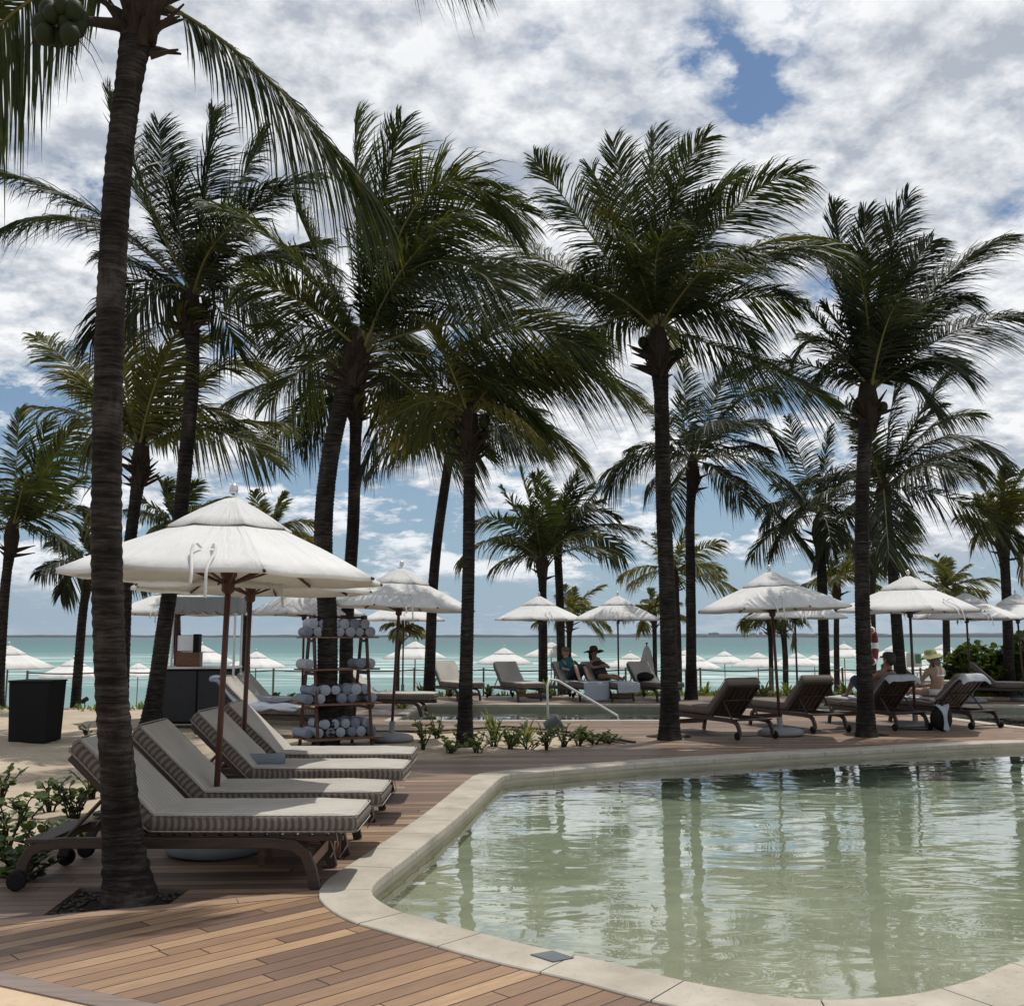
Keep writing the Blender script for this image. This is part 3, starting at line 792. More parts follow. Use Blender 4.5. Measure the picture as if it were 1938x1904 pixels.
# its coconut bunch, hanging out to the left
rnd = random.Random(5); base = P1.location
tpz = W(252,50,6.5)-base; cc = W(118,45,6.1)-base
stm = MB(); stm.tube([tpz, W(200,45,6.35)-base, W(150,38,6.2)-base, cc], [.05,.038,.028,.02], 7)
for k in range(16):
    a = rnd.uniform(0,6.28); p = cc+Vector((rnd.uniform(-.08,.12), rnd.uniform(-.05,.05), rnd.uniform(-.05,.05)))
    stm.tube([p, p+Vector((math.cos(a)*.14,0,-.12+.1*math.sin(a))), p+Vector((math.cos(a)*.22,.02,-.26+.16*math.sin(a)))], [.004,.003,.001], 3)
stm.build('fruit_stalk', M['boot'], P1, smooth=True)
for (a, c) in ((92,20),(118,12),(140,22),(78,48),(102,48),(125,42),(145,52),(84,66),(110,70),(132,66),(98,28),(150,38)):
    MB().sphere((0,0,0), .063*rnd.uniform(.88,1.1), 14, 9, (.92,.92,1.15), .1).build('coconut', M['coconut'], P1, smooth=True).location = W(a, c, 6.08+rnd.uniform(-.06,.08))-base

palm('dark leaning palm behind the first umbrella, crown just right of the nearest trunk', GP,
     [(283,1372),(297,1290),(312,1180),(332,1050),(345,940),(354,840),(364,720),(363,640),(358,590)], 17.2, 29,
     [(215,380,0,325,-.8,1.1),(180,350,8,430,.6),(250,470,175,640,.3),(255,330,205,180,-.3),(310,390,300,235,.7),(385,360,405,215,-.5),(425,390,500,260,1.0),(470,360,590,330,-.8),(490,430,620,500,.4),(430,500,500,610,-.6),(320,500,240,600,-.9),(410,540,445,660,.6)],
     nrand=7, L=3.0, nl=95, elr=(.5,1.42), LL=.82, lw=.038, seed=11, mat='leaf_dark', coconuts=7, crown_px=(365,565))
palm('big bushy palm with the widest crown, curved ringed trunk left of the towel rack', GP,
     [(617,1402),(618,1330),(620,1250),(619,1150),(612,1050),(614,960),(624,870),(640,790),(658,730),(672,690)], 15.4, 37,
     [(560,440,395,385,-1.0,1.05),(580,560,465,500,-.6),(610,600,490,620,-.2),(670,400,672,225,.4),(710,400,760,235,-.3),(790,205,955,400,-.8,1.1),(830,330,990,400,.8),(775,400,945,545,-1.5,1.2),(880,560,1115,660,-1.3,1.15),(860,640,1020,800,-.9),(790,740,900,850,.4),(620,540,560,390,.9),(720,500,860,340,1.2),(900,420,1095,540,.8,1.1),(600,650,510,760,.8)],
     nrand=5, L=3.1, nl=104, elr=(.5,1.42), LL=.88, lw=.036, seed=21, mat='leaf', crown_px=(687,668), coconuts=0, hang=.5)
palm('slim straight palm behind the towel rack, crown half hidden by the widest crown', GP,
     [(655,1330),(656,1200),(663,1080),(669,980),(672,860),(675,760)], 20.5, 25,
     [(575,620,505,655,-.6),(545,690,430,760,.4),(620,750,575,835,-.3),(800,760,880,900,-.6,1.1),(760,740,690,880,.5),(560,760,510,850,.8)],
     nrand=5, elr=(.2,1.3), L=2.5, nl=72, LL=.75, lw=.04, seed=31, mat='leaf_dark', crown_px=(676,738))
palm('thin leaning palm left of the straight black trunk at the plant bed', GP,
     [(812,1322),(814,1250),(819,1120),(828,1020),(842,920),(856,830)], 25.5, 20,
     [(800,800,745,870),(930,780,990,830),(780,700,720,760),(900,690,960,700)], nrand=10, elr=(-.1,1.3), L=2.5, nl=62, LL=.7, lw=.046, seed=41, mat='leaf_dark', crown_px=(858,812), coconuts=6)
palm('straight black-trunked palm standing in the green plant bed', GP,
     [(880,1410),(881,1320),(884,1200),(887,1060),(888,920),(889,820)], 15.3, 25,
     [(1045,620,1182,738,-.7,1.1),(1010,760,1092,862,.6),(970,640,1070,700,-.9),(830,720,730,800,-.5),(810,660,700,740,.7),(880,680,950,600,-.3),(860,690,820,620,.3),(940,730,1010,820,-1.2),(1000,650,1130,640,.9),(830,760,770,830,.2)],
     nrand=4, L=2.6, nl=86, elr=(.5,1.42), LL=.75, lw=.036, seed=51, mat='leaf_yellow', crown_px=(888,790), coconuts=6)
palm('tall thick-trunked palm at the left end of the pool row of loungers', GP,
     [(1267,1393),(1267,1330),(1265,1200),(1261,1080),(1256,960),(1254,850),(1251,740),(1246,670)], 16.4, 31,
     [(1120,440,1012,303,-.4,1.0),(1180,420,1117,318,.5),(1185,390,1160,270,-.5),(1238,430,1236,255,.3),(1262,330,1335,262,-.3),(1310,380,1400,333,.6),(1370,350,1508,328,-.7),(1410,410,1575,455,.3),(1430,440,1585,470,-.9,1.1),(1380,540,1500,570,.5),(1330,630,1556,748,-.9),(1100,520,900,425,.9,1.15),(1165,520,1105,500,-.9),(1180,560,1120,640,-.5),(1320,520,1420,640,-.6),(1205,470,1150,420,-1.4)],
     nrand=8, L=2.9, nl=105, elr=(.5,1.42), LL=.80, lw=.035, seed=61, mat='leaf', crown_px=(1245,628), coconuts=3, dead=0)
palm('tall black-trunked palm between the second and third loungers from the left of the pool row', GP,
     [(1640,1390),(1637,1300),(1633,1180),(1631,1060),(1632,940),(1637,840),(1643,770)], 16.9, 28,
     [(1600,520,1577,393,.4),(1635,540,1637,405,-.5),(1655,510,1718,375,-.3),(1700,520,1765,455,.7),(1745,520,1893,452,-.6,1.1),(1790,600,1942,595,.4),(1750,650,1822,700,-.6),(1560,600,1476,550,-.5),(1560,590,1510,665,.5),(1590,640,1545,712,-.6),(1600,560,1545,470,1.0),(1700,560,1830,560,-.9),(1650,600,1620,480,-1.4),(1690,660,1760,760,.6)],
     nrand=8, L=2.8, nl=105, elr=(.5,1.42), LL=.78, lw=.035, seed=71, mat='leaf_dark', crown_px=(1648,742), coconuts=3)
palm('slim palm behind and right of the thick trunk, with a yellow drooping frond', GP,
     [(1308,1318),(1308,1200),(1307,1080),(1306,980),(1311,900)], 26.8, 19,
     [(1205,800,1155,925),(1375,880,1405,950),(1420,740,1482,850),(1400,715,1470,745),(1300,780,1290,690),(1265,790,1225,770),(1340,760,1390,690),(1400,800,1450,860),(1240,830,1190,850)],
     nrand=10, L=3.0, nl=64, LL=.8, lw=.05, seed=81, mat='leaf_dark', crown_px=(1314,872))
palm('slim slanting palm right behind the tall black trunk, broad dark crown to the right', GP,
     [(1706,1300),(1697,1180),(1688,1060),(1677,970),(1673,940)], 25.5, 21,
     [(1780,760,1897,870),(1740,780,1850,785),(1640,800,1588,760),(1620,860,1580,900),(1720,800,1800,700),(1680,800,1700,700),(1770,830,1860,880)],
     nrand=11, L=3.0, nl=64, LL=.8, lw=.05, seed=91, mat='leaf_dark', crown_px=(1672,925))
palm('medium palm with a long frond drooping left, left of the tall black trunk', GP,
     [(1561,1290),(1558,1180),(1555,1080),(1551,1010)], 28, 20,
     [(1500,890,1447,990),(1520,880,1490,790),(1560,870,1620,900),(1520,930,1460,1040),(1600,930,1650,1010),(1560,850,1570,810)],
     nrand=9, L=2.4, nl=54, LL=.65, lw=.05, seed=101, mat='leaf_dark', crown_px=(1551,975))
more = [ # label, trunk, Y, w, crown, nrand, L, LL, mat, seed
 ('left one of the twin palms behind the two middle umbrellas', [(1028,1300),(1028,1200),(1027,1120),(1026,1070)], 31, 17, (1026,1062), 15, 2.55, .72, 'leaf', 111),
 ('right one of the twin palms behind the two middle umbrellas', [(1063,1290),(1061,1200),(1059,1120),(1054,1020)], 32, 17, (1056,1010), 14, 2.2, .66, 'leaf_dark', 121),
 ('loose-crowned palm behind the thick trunk, fronds reaching left', [(1286,1300),(1284,1200),(1281,1140),(1278,1100)], 37, 11, (1276,1078), 14, 2.3, .62, 'leaf_yellow', 131),
 ('yellowish palm low behind the tall black trunk', [(1653,1290),(1652,1200),(1651,1120),(1655,1070)], 38, 12, (1668,1050), 13, 2.1, .6, 'leaf_yellow', 141),
 ('small olive palm left of the tall black trunk, above the rear umbrella tips', [(1584,1295),(1583,1200),(1584,1120)], 41, 11, (1586,1092), 12, 1.7, .55, 'leaf_yellow', 151),
 ('short palm with stiff fronds above the umbrellas at the right', [(1793,1290),(1791,1200),(1790,1130)], 41, 14, (1790,1115), 13, 1.75, .55, 'leaf_yellow', 161),
 ('palm at the right edge with a hanging frond below its crown', [(1911,1290),(1907,1180),(1903,1090),(1898,1030)], 28, 19, (1898,1005), 15, 2.0, .6, 'leaf_yellow', 171),
 ('small golden palm behind the two middle umbrellas', [(1077,1290),(1077,1220),(1078,1180)], 43, 10, (1082,1160), 13, 1.75, .55, 'leaf_yellow', 181),
 ('small palm peeping over the right middle umbrella', [(1240,1290),(1239,1210),(1238,1170)], 44, 9, (1237,1158), 11, 1.4, .5, 'leaf_yellow', 191),
 ('slim palm at the left edge of the picture with a drooping frond', [(-4,1330),(2,1220),(10,1110),(22,1020)], 23.5, 19, (24,1000), 13, 2.5, .7, 'leaf', 201),
 ('grey leaning palm trunk just left of the nearest trunk', [(143,1333),(150,1240),(158,1150),(170,1085)], 25.5, 17, (174,1070), 9, 1.6, .5, 'leaf_dark', 211),
 ('yellow-green palm whose crown shows on both sides of the nearest trunk', [(228,1378),(233,1250),(240,1090),(252,980),(266,880)], 18.2, 24, (264,850), 17, 2.75, .8, 'leaf_yellow', 221),
 ('low palm behind the dark leaning trunk', [(337,1330),(336,1250),(334,1150),(332,1010)], 29, 15, (330,990), 13, 1.75, .55, 'leaf', 231),
 ('yellowish palm peeping over the right side of the first umbrella', [(464,1330),(465,1250),(466,1150),(490,1030)], 27, 16, (510,1005), 11, 1.6, .5, 'leaf_yellow', 241),
 ('tiny palm under the umbrella right of the towel rack', [(751,1300),(752,1240),(756,1200)], 36, 11, (758,1188), 9, .8, .35, 'leaf_yellow', 251),
 ('left one of two small palms under the big right umbrella', [(1460,1300),(1459,1240),(1457,1180)], 38, 9, (1450,1165), 11, 1.25, .5, 'leaf_yellow', 261),
 ('right one of two small palms under the big right umbrella', [(1487,1296),(1486,1240),(1481,1180)], 37, 11, (1480,1165), 10, 1.25, .5, 'leaf', 271),
]
XF = {221: [(150,690,68,636),(200,640,195,590),(262,700,258,570),(330,650,405,640),(400,640,500,700),(400,770,505,865),(180,740,130,720),(230,720,165,850),(300,690,350,590),(360,720,440,800)],
      201: [(30,880,38,778),(90,880,148,800),(110,890,166,840),(110,930,158,905),(110,960,160,960),(100,985,136,1048),(-30,900,-70,850),(-40,950,-100,960),(-30,990,-60,1060),(60,900,90,800)],
      111: [(950,980,872,1058),(960,960,903,985),(980,960,950,925),(1010,960,985,890),(1030,960,1022,895)],
      121: [(1110,950,1165,975),(1120,980,1182,1052),(1080,940,1095,905),(1120,950,1130,925),(1030,960,1010,1060)],
      171: [(1880,950,1845,935),(1870,980,1850,1020),(1900,930,1905,885),(1930,920,1960,900)]}
for lab, tr, Y, w, cr, nr, L, LL, mt, sd in more:
    if sd in XF: nr = max(5, nr-len(XF[sd])+2)
    near = Y < 30
    px = 1/(F/Y)
    gzb = gz(W(tr[0][0], tr[0][1], Y).x, Y)
    palm(lab, GP, tr, Y, w, XF.get(sd, ()), nrand=nr, L=L, nl=int(58 if near else 44), LL=LL, lw=.042+.0007*Y, seed=sd, mat=mt, crown_px=cr, sides=10,
         rings=.09, dead=(1 if sd in (131,161,171,201,221,271) else 0), base_z=gzb, elr=((.35 if sd in XF else -.12),1.42), coconuts=0, sagr=(.18,.5), flare=1.25)

# ------------------------------------------------------------------ umbrellas
def canopy_mesh(Rr, rise, z0, n=8, seg=8, across=6, sag=.010, r_in=.0, valance=.035, wr=0):
    mb = MB(); rows = []; rnd_ = random.Random(3)
    for i in range(seg+1):
        t = i/seg; row = []
        for k in range(n):
            a0 = 2*math.pi*k/n; a1 = 2*math.pi*(k+1)/n
            for j in range(across):
                q = j/across; c0 = Vector((math.cos(a0), math.sin(a0), 0)); c1 = Vector((math.cos(a1), math.sin(a1), 0))
                rad = r_in+(Rr-r_in)*t
                p = c0.lerp(c1, q)*rad
                bow = math.sin(math.pi*q)
                z = z0 + rise*(1-rad/Rr) + rise*.035*math.sin(math.pi*t) - sag*bow*rad/Rr
                z += noise.noise(Vector((p.x*3, p.y*3, 5)))*.012*t
                p = p*(1-.018*bow*t)
                row.append(Vector((p.x, p.y, z)))
        rows.append(row)
    rows.append([Vector((p.x, p.y, p.z-valance)) for p in rows[-1]])
    w = n*across
    for r_ in rows: mb.v += [tuple(p) for p in r_]
    for i in range(len(rows)-1):
        for k in range(w): a = i*w+k; c = i*w+(k+1)%w; mb.f.append((a, a+w, c+w, c))
    return mb
def rib_sharp(o, w, across):
    at = o.data.attributes.new('sharp_edge', 'BOOLEAN', 'EDGE')
    for e_ in o.data.edges:
        a, c = e_.vertices
        at.data[e_.index].value = (a%w == c%w and (a%w)%across == 0)
def solidify(o, th=.004):
    md = o.modifiers.new('thick', 'SOLIDIFY'); md.thickness = th; md.offset = 0
def make_umbrella(full=True, wood='mahogany', mat='canopy', Rr=1.25, rim=2.07, rise=.53, rot=R(26), straps=True, base=True):
    u = empty('umbrella')
    pr = .024
    MB().tube([(0,0,.05),(0,0,1.2),(0,0,rim+rise-.02)], pr, 12).build('pole', M[wood], u, smooth=True)
    cm = canopy_mesh(Rr, rise, rim, r_in=.06 if full else .05, seg=8 if full else 4, across=6 if full else 3).build('canopy', M[mat], u, smooth=True, fix=False, sharp=0)
    cm.rotation_euler.z = rot; rib_sharp(cm, 48 if full else 24, 6 if full else 3); solidify(cm)
    vm = canopy_mesh(.385*Rr, .40*rise+.045, rim+.625*rise+.04, seg=4, across=6 if full else 3, sag=.01, r_in=.03, valance=.012).build('vent', M[mat], u, smooth=True, fix=False)
    vm.rotation_euler.z = rot; rib_sharp(vm, 48 if full else 24, 6 if full else 3); solidify(vm)
    MB().lathe([(.012,0),(.03,.012),(.036,.04),(.03,.07),(.012,.09),(.003,.095)], 14, (0,0,rim+rise+.10)).build('finial', M['steel'], u, smooth=True)
    if full:
        for k in range(8):
            a = rot+k*math.pi/4; e = Vector((math.cos(a), math.sin(a), 0))
            MB().tube([e*.05+Vector((0,0,rim+rise*.93)), e*Rr*.5+Vector((0,0,rim+rise*.38)), e*Rr*1.015+Vector((0,0,rim-.025))], [.013,.014,.012], 6).build('rib', M[wood], u)
            MB().tube([e*.045+Vector((0,0,rim-.06)), e*Rr*.52+Vector((0,0,rim+rise*.36-.03))], [.010,.010], 6).build('strut', M[wood], u)
        MB().lathe([(.03,-.14),(.052,-.12),(.052,-.02),(.065,0),(.065,.05),(.03,.06)], 12, (0,0,rim)).build('hub', M[wood], u, smooth=False)
    if straps:
        a = rot - math.pi*.62
        for q, l in ((-.035,.36),(.05,.50)):
            e = Vector((math.cos(a+q), math.sin(a+q), 0)); n_ = Vector((-e.y, e.x, 0))
            r0 = Rr*.70; z0 = rim+rise*.25
            pts = [e*r0+Vector((0,0,z0+.01)), e*(r0+.05)+n_*(.03 if q>0 else -.03)+Vector((0,0,z0+.04)), e*(r0+.13)+n_*(.04 if q>0 else -.03)+Vector((0,0,z0-.03)), e*(Rr*.93)+n_*.02+Vector((0,0,rim-.02)), e*(Rr*.97)+n_*.03+Vector((0,0,rim+.1-l*.62))]
            pts = linspline(pts, 5); mb = MB()
            for i, p in enumerate(pts): mb.v += [tuple(p+n_*.011), tuple(p-n_*.011)]
            mb.f += [(2*i, 2*i+1, 2*i+3, 2*i+2) for i in range(len(pts)-1)]
            so = mb.build('tie_strap', M['canopy'], u, smooth=True); solidify(so, .003)
    if base:
        MB().lathe([(.30,0),(.345,.015),(.36,.05),(.345,.085),(.28,.11),(.07,.12),(.045,.13),(.045,.30)], 28).build('base', M['concrete'], u, smooth=True)
    return u
GU = 'white umbrellas on the terrace'; GBU = 'white umbrellas down on the beach'
proto = make_umbrella(); proto_dark = make_umbrella(wood='dark_pole', rot=R(10)); proto_lite = make_umbrella(full=False, straps=False, wood='driftwood', rot=R(14))
used = set()
def place_umb(p, loc, rz, label, group, scale=1, tilt=None):
    o = p if p.name not in used else copy_tree(p)
    used.add(o.name); o.location = loc; o.rotation_euler = (tilt[0] if tilt else 0, tilt[1] if tilt else 0, rz); o.scale = (scale, scale, scale if group == GBU else 1)
    o['label'] = label; o['category'] = 'umbrella'; o['group'] = group; return o
def ux(px, Y): return (px-969)/F*Y*1.0
def ux2(px, Y): return W(px, 1205, Y).x
place_umb(proto, (-2.24,7.95,0), 0, 'nearest and largest-looking white umbrella, standing between the near loungers', GU, .985, (0, R(1.2)))
u_ = place_umb(proto, (ux(470,10.0),10.0,0), R(20), 'white umbrella right behind the nearest one, only its rim showing below it', GU, .93, (0, R(.8)))
place_umb(proto, (ux(745,16.2),16.2,0), R(8), 'white umbrella with a shadow-patterned canopy right of the towel rack', GU, .97, (0, R(2.6)))
place_umb(proto, (ux(1467,17.1),17.1,0), R(-14), 'grey-shaded umbrella with a reddish pole between the first two loungers of the pool row', GU, 1.03, (R(0), R(-2.0)))
place_umb(proto_dark, (ux(1718,18.4),18.4,0), R(30), 'bright white umbrella with a cord on its canopy, right of the tall black palm trunk', GU, 1.02)
place_umb(proto_dark, (ux(1517,24.0)+.05,24.9,0), R(5), 'white umbrella with a dark pole half hidden behind the grey-shaded one', GU, .98)
place_umb(proto_dark, (ux(1824,25.6),25.6,0), R(12), 'white umbrella overlapped by the bright one with the cord, above the sunhat', GU, 1.0)
place_umb(proto, (ux(1924,26.2),26.2,0), R(-5), 'rightmost umbrella, leaning reddish pole beside the dark round-leaved bush', GU, .96, (0, R(-1.5)))
place_umb(proto_dark, (ux(1020,27.6),27.6,0), R(25), 'left one of the two umbrellas above the loungers across the back pool', GU, .95)
place_umb(proto_dark, (ux(1168,27.4),27.4,0), R(0), 'right one of the two umbrellas above the loungers across the back pool', GU, .97)
place_umb(proto, (ux(578,21.0),21.0,0), R(15), 'white umbrella behind the towel-covered loungers, left of the curved palm trunk', GU, .99)
place_umb(proto_dark, (ux(765,28.6),28.6,0), R(15), 'white umbrella low behind the one beside the towel rack', GU, .97)
place_umb(proto, (ux(340,20.6),20.6,0), R(-10), 'white umbrella seen from below behind the bar cart, under the first umbrella', GU, 1.0)
bu = [(17,1223,80,'leftmost beach umbrella, beside the slim palm at the left edge'),(140,1248,63,'beach umbrella behind the grey leaning palm trunk'),(262,1256,45,'beach umbrella between the nearest trunk and the dark leaning trunk'),
      (383,1222,62,'beach umbrella above the bar cart counter'),(485,1234,56,'beach umbrella right of the bar cart, behind the second umbrella pole'),(786,1215,60,'beach umbrella just left of the thin leaning palm trunk'),
      (954,1227,55,'beach umbrella right of the straight black trunk'),(1043,1216,52,'greyish shaded beach umbrella behind the twin palms'),(1193,1237,50,'beach umbrella behind the two sunbathers across the back pool'),
      (1296,1231,44,'beach umbrella right behind the thick palm trunk'),(1318,1241,46,'low beach umbrella between the thick trunk and the slim palm'),(1371,1233,42,'beach umbrella left of the grey-shaded umbrella, dark pole below it'),
      (1434,1236,50,'low beach umbrella crossed by the reddish pole of the grey-shaded umbrella'),(1508,1236,44,'beach umbrella crossed by a dark pole in the middle of the row'),(1541,1240,40,'beach umbrella just left of the ringed medium palm trunk'),
      (1597,1219,48,'beach umbrella directly left of the tall black trunk'),(1690,1222,46,'beach umbrella behind the slanting trunk right of the life ring'),(1785,1220,46,'beach umbrella above the woman in the sunhat'),
      (1590,1262,46,'lower beach umbrella peeping out left of the tall black trunk'),(1735,1250,44,'lower beach umbrella left of the sunhat')]
for px, py, hw, lab in bu:
    Y = 1.2*F/hw; ap = W(px, py, Y); s = .98
    o = place_umb(proto_lite, (ap.x, Y, ap.z-2.66*s), R(random.uniform(0,45)), lab, GBU, s)
    if '1043' in str(px): pass
# closed umbrella
c = W(1224, 1219, 44); cu = empty('umbrella', (c.x, 44, c.z-2.5), label='closed umbrella tied up like a bell, right of the woman in the dark sunhat', cat='umbrella')
pf = []
for i in range(13):
    t = i/12; pf.append((.06+.42*t**.8*(1+.06*math.sin(t*18)), 2.42-1.75*t))
mb = MB(); nn = 32; vs = []
for r_, z_ in pf:
    for k in range(nn): a = 2*math.pi*k/nn; q = r_*(1+.16*math.cos(8*a)); vs.append((q*math.cos(a), q*math.sin(a), z_))
mb.add(vs, [(i*nn+k, i*nn+(k+1)%nn, (i+1)*nn+(k+1)%nn, (i+1)*nn+k) for i in range(12) for k in range(nn)])
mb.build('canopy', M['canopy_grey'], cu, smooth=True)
MB().tube([(0,0,-.1),(0,0,2.5)], .025, 8).build('pole', M['dark_pole'], cu)
MB().sphere((0,0,2.53), .05).build('finial', M['rubber'], cu, smooth=True)
# ------------------------------------------------------------------ sun loungers (foot end at +x)
def cushion(L, Wd, H, seed=0, N=44, K=40):
    mb = MB(); r = H*.42; seg = []
    per = []
    hw, hh = Wd/2, H/2; cnt = K//4
    for q, (cx, cz) in enumerate(((hw-r,hh-r),(-hw+r,hh-r),(-hw+r,-hh+r),(hw-r,-hh+r))):
        for k in range(cnt):
            a = (q + k/(cnt-1))*math.pi/2 if k < cnt else 0
            per.append((cx+r*math.cos(a), cz+r*math.sin(a)))
    # extra points along the long top and bottom faces
    full = []
    for i in range(len(per)):
        p0 = per[i]; p1 = per[(i+1)%len(per)]; full.append(p0); d = math.hypot(p1[0]-p0[0], p1[1]-p0[1])
        m_ = int(d/.06)
        for j in range(1, m_): full.append((p0[0]+(p1[0]-p0[0])*j/m_, p0[1]+(p1[1]-p0[1])*j/m_))
    n = len(full)
    for i in range(N+1):
        t = i/N; x = -L/2+L*(t + .5*0); e = min(x+L/2, L/2-x); rr_ = .03
        s = 1 if e > rr_ else 1-(1-math.sqrt(max(0, 1-((rr_-e)/rr_)**2)))*rr_/hw
        sz = 1 if e > rr_ else 1-(1-math.sqrt(max(0, 1-((rr_-e)/rr_)**2)))*.62
        for (y, z) in full:
            pf = (1-abs(y/hw)**3.0)*(1-abs(2*x/L)**6)
            zz = z*sz + (.014*pf if z > 0 else -.004*pf)
            q = Vector((x, y, zz)); nz = noise.noise(Vector((x*3.1+seed, y*3.7, z*9)))*.007 + noise.noise(Vector((x*11+seed, y*9, z*6)))*.0028
            q.z += nz*(1 if z > 0 else .4); q.y += y/hw*(nz*.9 - .004*math.cos(x*19+seed))*s; q.y = q.y*s
            mb.v.append(tuple(q))
    for i in range(N):
        for k in range(n): a = i*n+k; c = i*n+(k+1)%n; mb.f.append((a, c, c+n, a+n))
    mb.f += [tuple(range(n-1,-1,-1)), tuple(N*n+k for k in range(n))]
    for zz in (hh-.012, -hh+.012):
        lp = []
        for k in range(41):
            a = 2*math.pi*k/40; ca, sa = math.cos(a), math.sin(a)
            lp.append(((L/2-.004)*math.copysign(abs(ca)**.12, ca), (hw-.001)*math.copysign(abs(sa)**.12, sa), zz))
        mb.tube(lp, .0055, 5, cap=False)
    return mb
def make_lounger(wood='teak_dark', cush='cushion', ties=True):
    e = empty('sun_lounger')
    w = M[wood]
    rail = [(-1.085,.075),(-1.07,.16),(-1.03,.235),(-.95,.275),(-.80,.285),(0,.285),(.52,.285),(.66,.270),(.735,.215),(.775,.12),(.805,.0)]
    for sg in (-1,1):
        MB().sweep(rail, .04, .068, y=sg*.315).build('side_rail', w, e, bevel=.004)
    MB().box((.765,0,.155), (.022,.59,.075)).build('stretcher', M['teak'], e, bevel=.003)
    MB().box((-.98,0,.30), (.16,.68,.022)).build('head_board', w, e, bevel=.003)
    mb = MB()
    for k in range(13): mb.box((-.26+k*.098,0,.332), (.07,.59,.02))
    mb.box((.32,.28,.31),(1.30,.04,.03)); mb.box((.32,-.28,.31),(1.30,.04,.03))
    mb.build('seat_slats', w, e)
    a = R(43.5); Mx = Matrix.Translation((-.31,0,.335)) @ Matrix.Rotation(-a, 4, 'Y') @ Matrix.Rotation(math.pi, 4, 'Z')
    # local +x now runs up the back
    Mb = Matrix.Translation((-.31,0,.335)) @ Matrix(((-math.cos(a),0,math.sin(a),0),(0,1,0,0),(math.sin(a),0,math.cos(a),0),(0,0,0,1)))
    mb = MB()
    for sg in (-1,1): mb.box((.345,sg*.285,0),(.71,.04,.035))
    mb.box((.685,0,0),(.035,.60,.034)); mb.box((.02,0,0),(.035,.60,.034))
    for k in range(5): mb.box((.345, -.20+k*.1, .004), (.67,.075,.014))
    bf = mb.build('backrest', w, e); bf.matrix_local = Mb
    mb = MB()
    for sg in (-1,1): mb.tube([(-.58,sg*.25,.575),(-.84,sg*.27,.29)], .014, 6)
    mb.tube([(-.58,-.26,.575),(-.58,.26,.575)], .013, 6); mb.build('back_prop', w, e)
    MB().tube([(-1.085,-.37,.06),(-1.085,.37,.06)], .010, 6).build('axle', w, e)
    for sg in (-1,1):
        wh = empty_mesh_wheel(e, (-1.085, sg*.365, .062))
    if cush:
        cushion(1.37,.66,.122,1).build('seat_cushion', M[cush], e, smooth=True).location = (.385,0,.404)
        bc = cushion(.765,.65,.12,7,N=28).build('back_cushion', M[cush], e, smooth=True)
        bc.matrix_local = Mb @ Matrix.Translation((.37,0,.082))
        for sgx in ((.93),( .99)):
            MB().tube([(sgx,-.33,.36),(sgx+.02,-.345,.28),(sgx-.03,-.34,.20)], .004, 4).build('tie', M[cush], e) if ties else None
    return e
def empty_mesh_wheel(par, loc):
    x, y, z = loc
    mb = MB().tube([(x,y-.02,z),(x,y-.014,z),(x,y+.014,z),(x,y+.02,z)], [.046,.062,.062,.046], 18)
    return mb.build('wheel', M['rubber'], par)
GL = 'sun loungers round the pools'
used_l = set()
def put_lounger(p, x, y, rz, label, scale=1):
    o = p if p.name not in used_l else copy_tree(p)
    used_l.add(o.name); o.location = (x, y, 0.004); o.rotation_euler = (0,0,rz); o.scale = (scale,)*3
    tag(o, label, 'sun lounger', GL); return o
lg = make_lounger(); lgp = make_lounger(ties=False)
M['cushion_plain'] = simple('cream cushion', (.46,.43,.385), .9, .1, 0, .12, 6, .4, 200)
M['cushion_dark'] = simple('taupe cushion', (.17,.145,.125), .9, .1, 0, .15, 6, .4, 200)
put_lounger(lg, -2.06, 7.12, 0, 'nearest striped lounger at the front of the left row, partly behind the big trunk')
put_lounger(lg, -2.03, 8.12, R(.5), 'striped lounger second from the front of the left row, red-brown pole beside it')
put_lounger(lg, -2.01, 9.5, R(-.7), 'striped lounger third in the left row, a rolled towel on it')
put_lounger(lg, -2.05, 10.6, R(.6), 'farthest striped lounger of the left row, sunlit backrest')
lgd = make_lounger(cush='cushion_dark', ties=False)
RL = []
for k, (w1, w2, ang, lab) in enumerate([((1392,1402),(1471,1398),114,'lounger with a dark backrest right of the thick trunk, first of the pool row'),
        ((1536,1389),(1609,1386),111,'second lounger of the pool row, just left of the tall black trunk'),
        ((1694,1384),(1760,1382),109,'towel-covered lounger right of the tall black trunk, a man lying on it'),
        ((1834,1382),(1898,1377),116,'last lounger of the pool row, towel over its back, a woman sitting on it')]):
    a = G(*w1); c = G(*w2); m_ = (a+c)/2; an = R(ang)
    o = put_lounger(lgd, m_.x+1.085*math.cos(an), m_.y+1.085*math.sin(an), an, lab); RL.append(o)
FL = []
for x, y, an, pr, lab in [(-1.46,26.9,-62,lgp,'leftmost lounger across the back pool, beside the thin leaning trunk'),(.12,26.7,-66,lgp,'empty taupe lounger across the back pool, left of the two sunbathers'),
        (1.66,26.75,-66,lgp,'lounger under the man in teal across the back pool'),(2.42,26.7,-64,lgp,'lounger under the woman in the dark hat across the back pool'),
        (3.62,26.8,-68,lgp,'cream lounger across the back pool, just left of the thick trunk')]:
    FL.append(put_lounger(pr, x, y, R(an), lab))
put_lounger(lgp, -4.05, 17.4, R(-8), 'lounger covered with a grey-blue towel, left of the towel rack')
put_lounger(lgp, -4.4, 19.4, R(-14), 'lounger behind the towel-covered one, white towel on it')
put_lounger(lgp, -2.6, 21.4, R(-5), 'lounger half hidden behind the towel rack, foot end toward the umbrella pole')
put_lounger(lgp, 10.1, 25.9, R(-22), 'cream lounger behind the sunhat, left one of the pair under the right umbrellas')
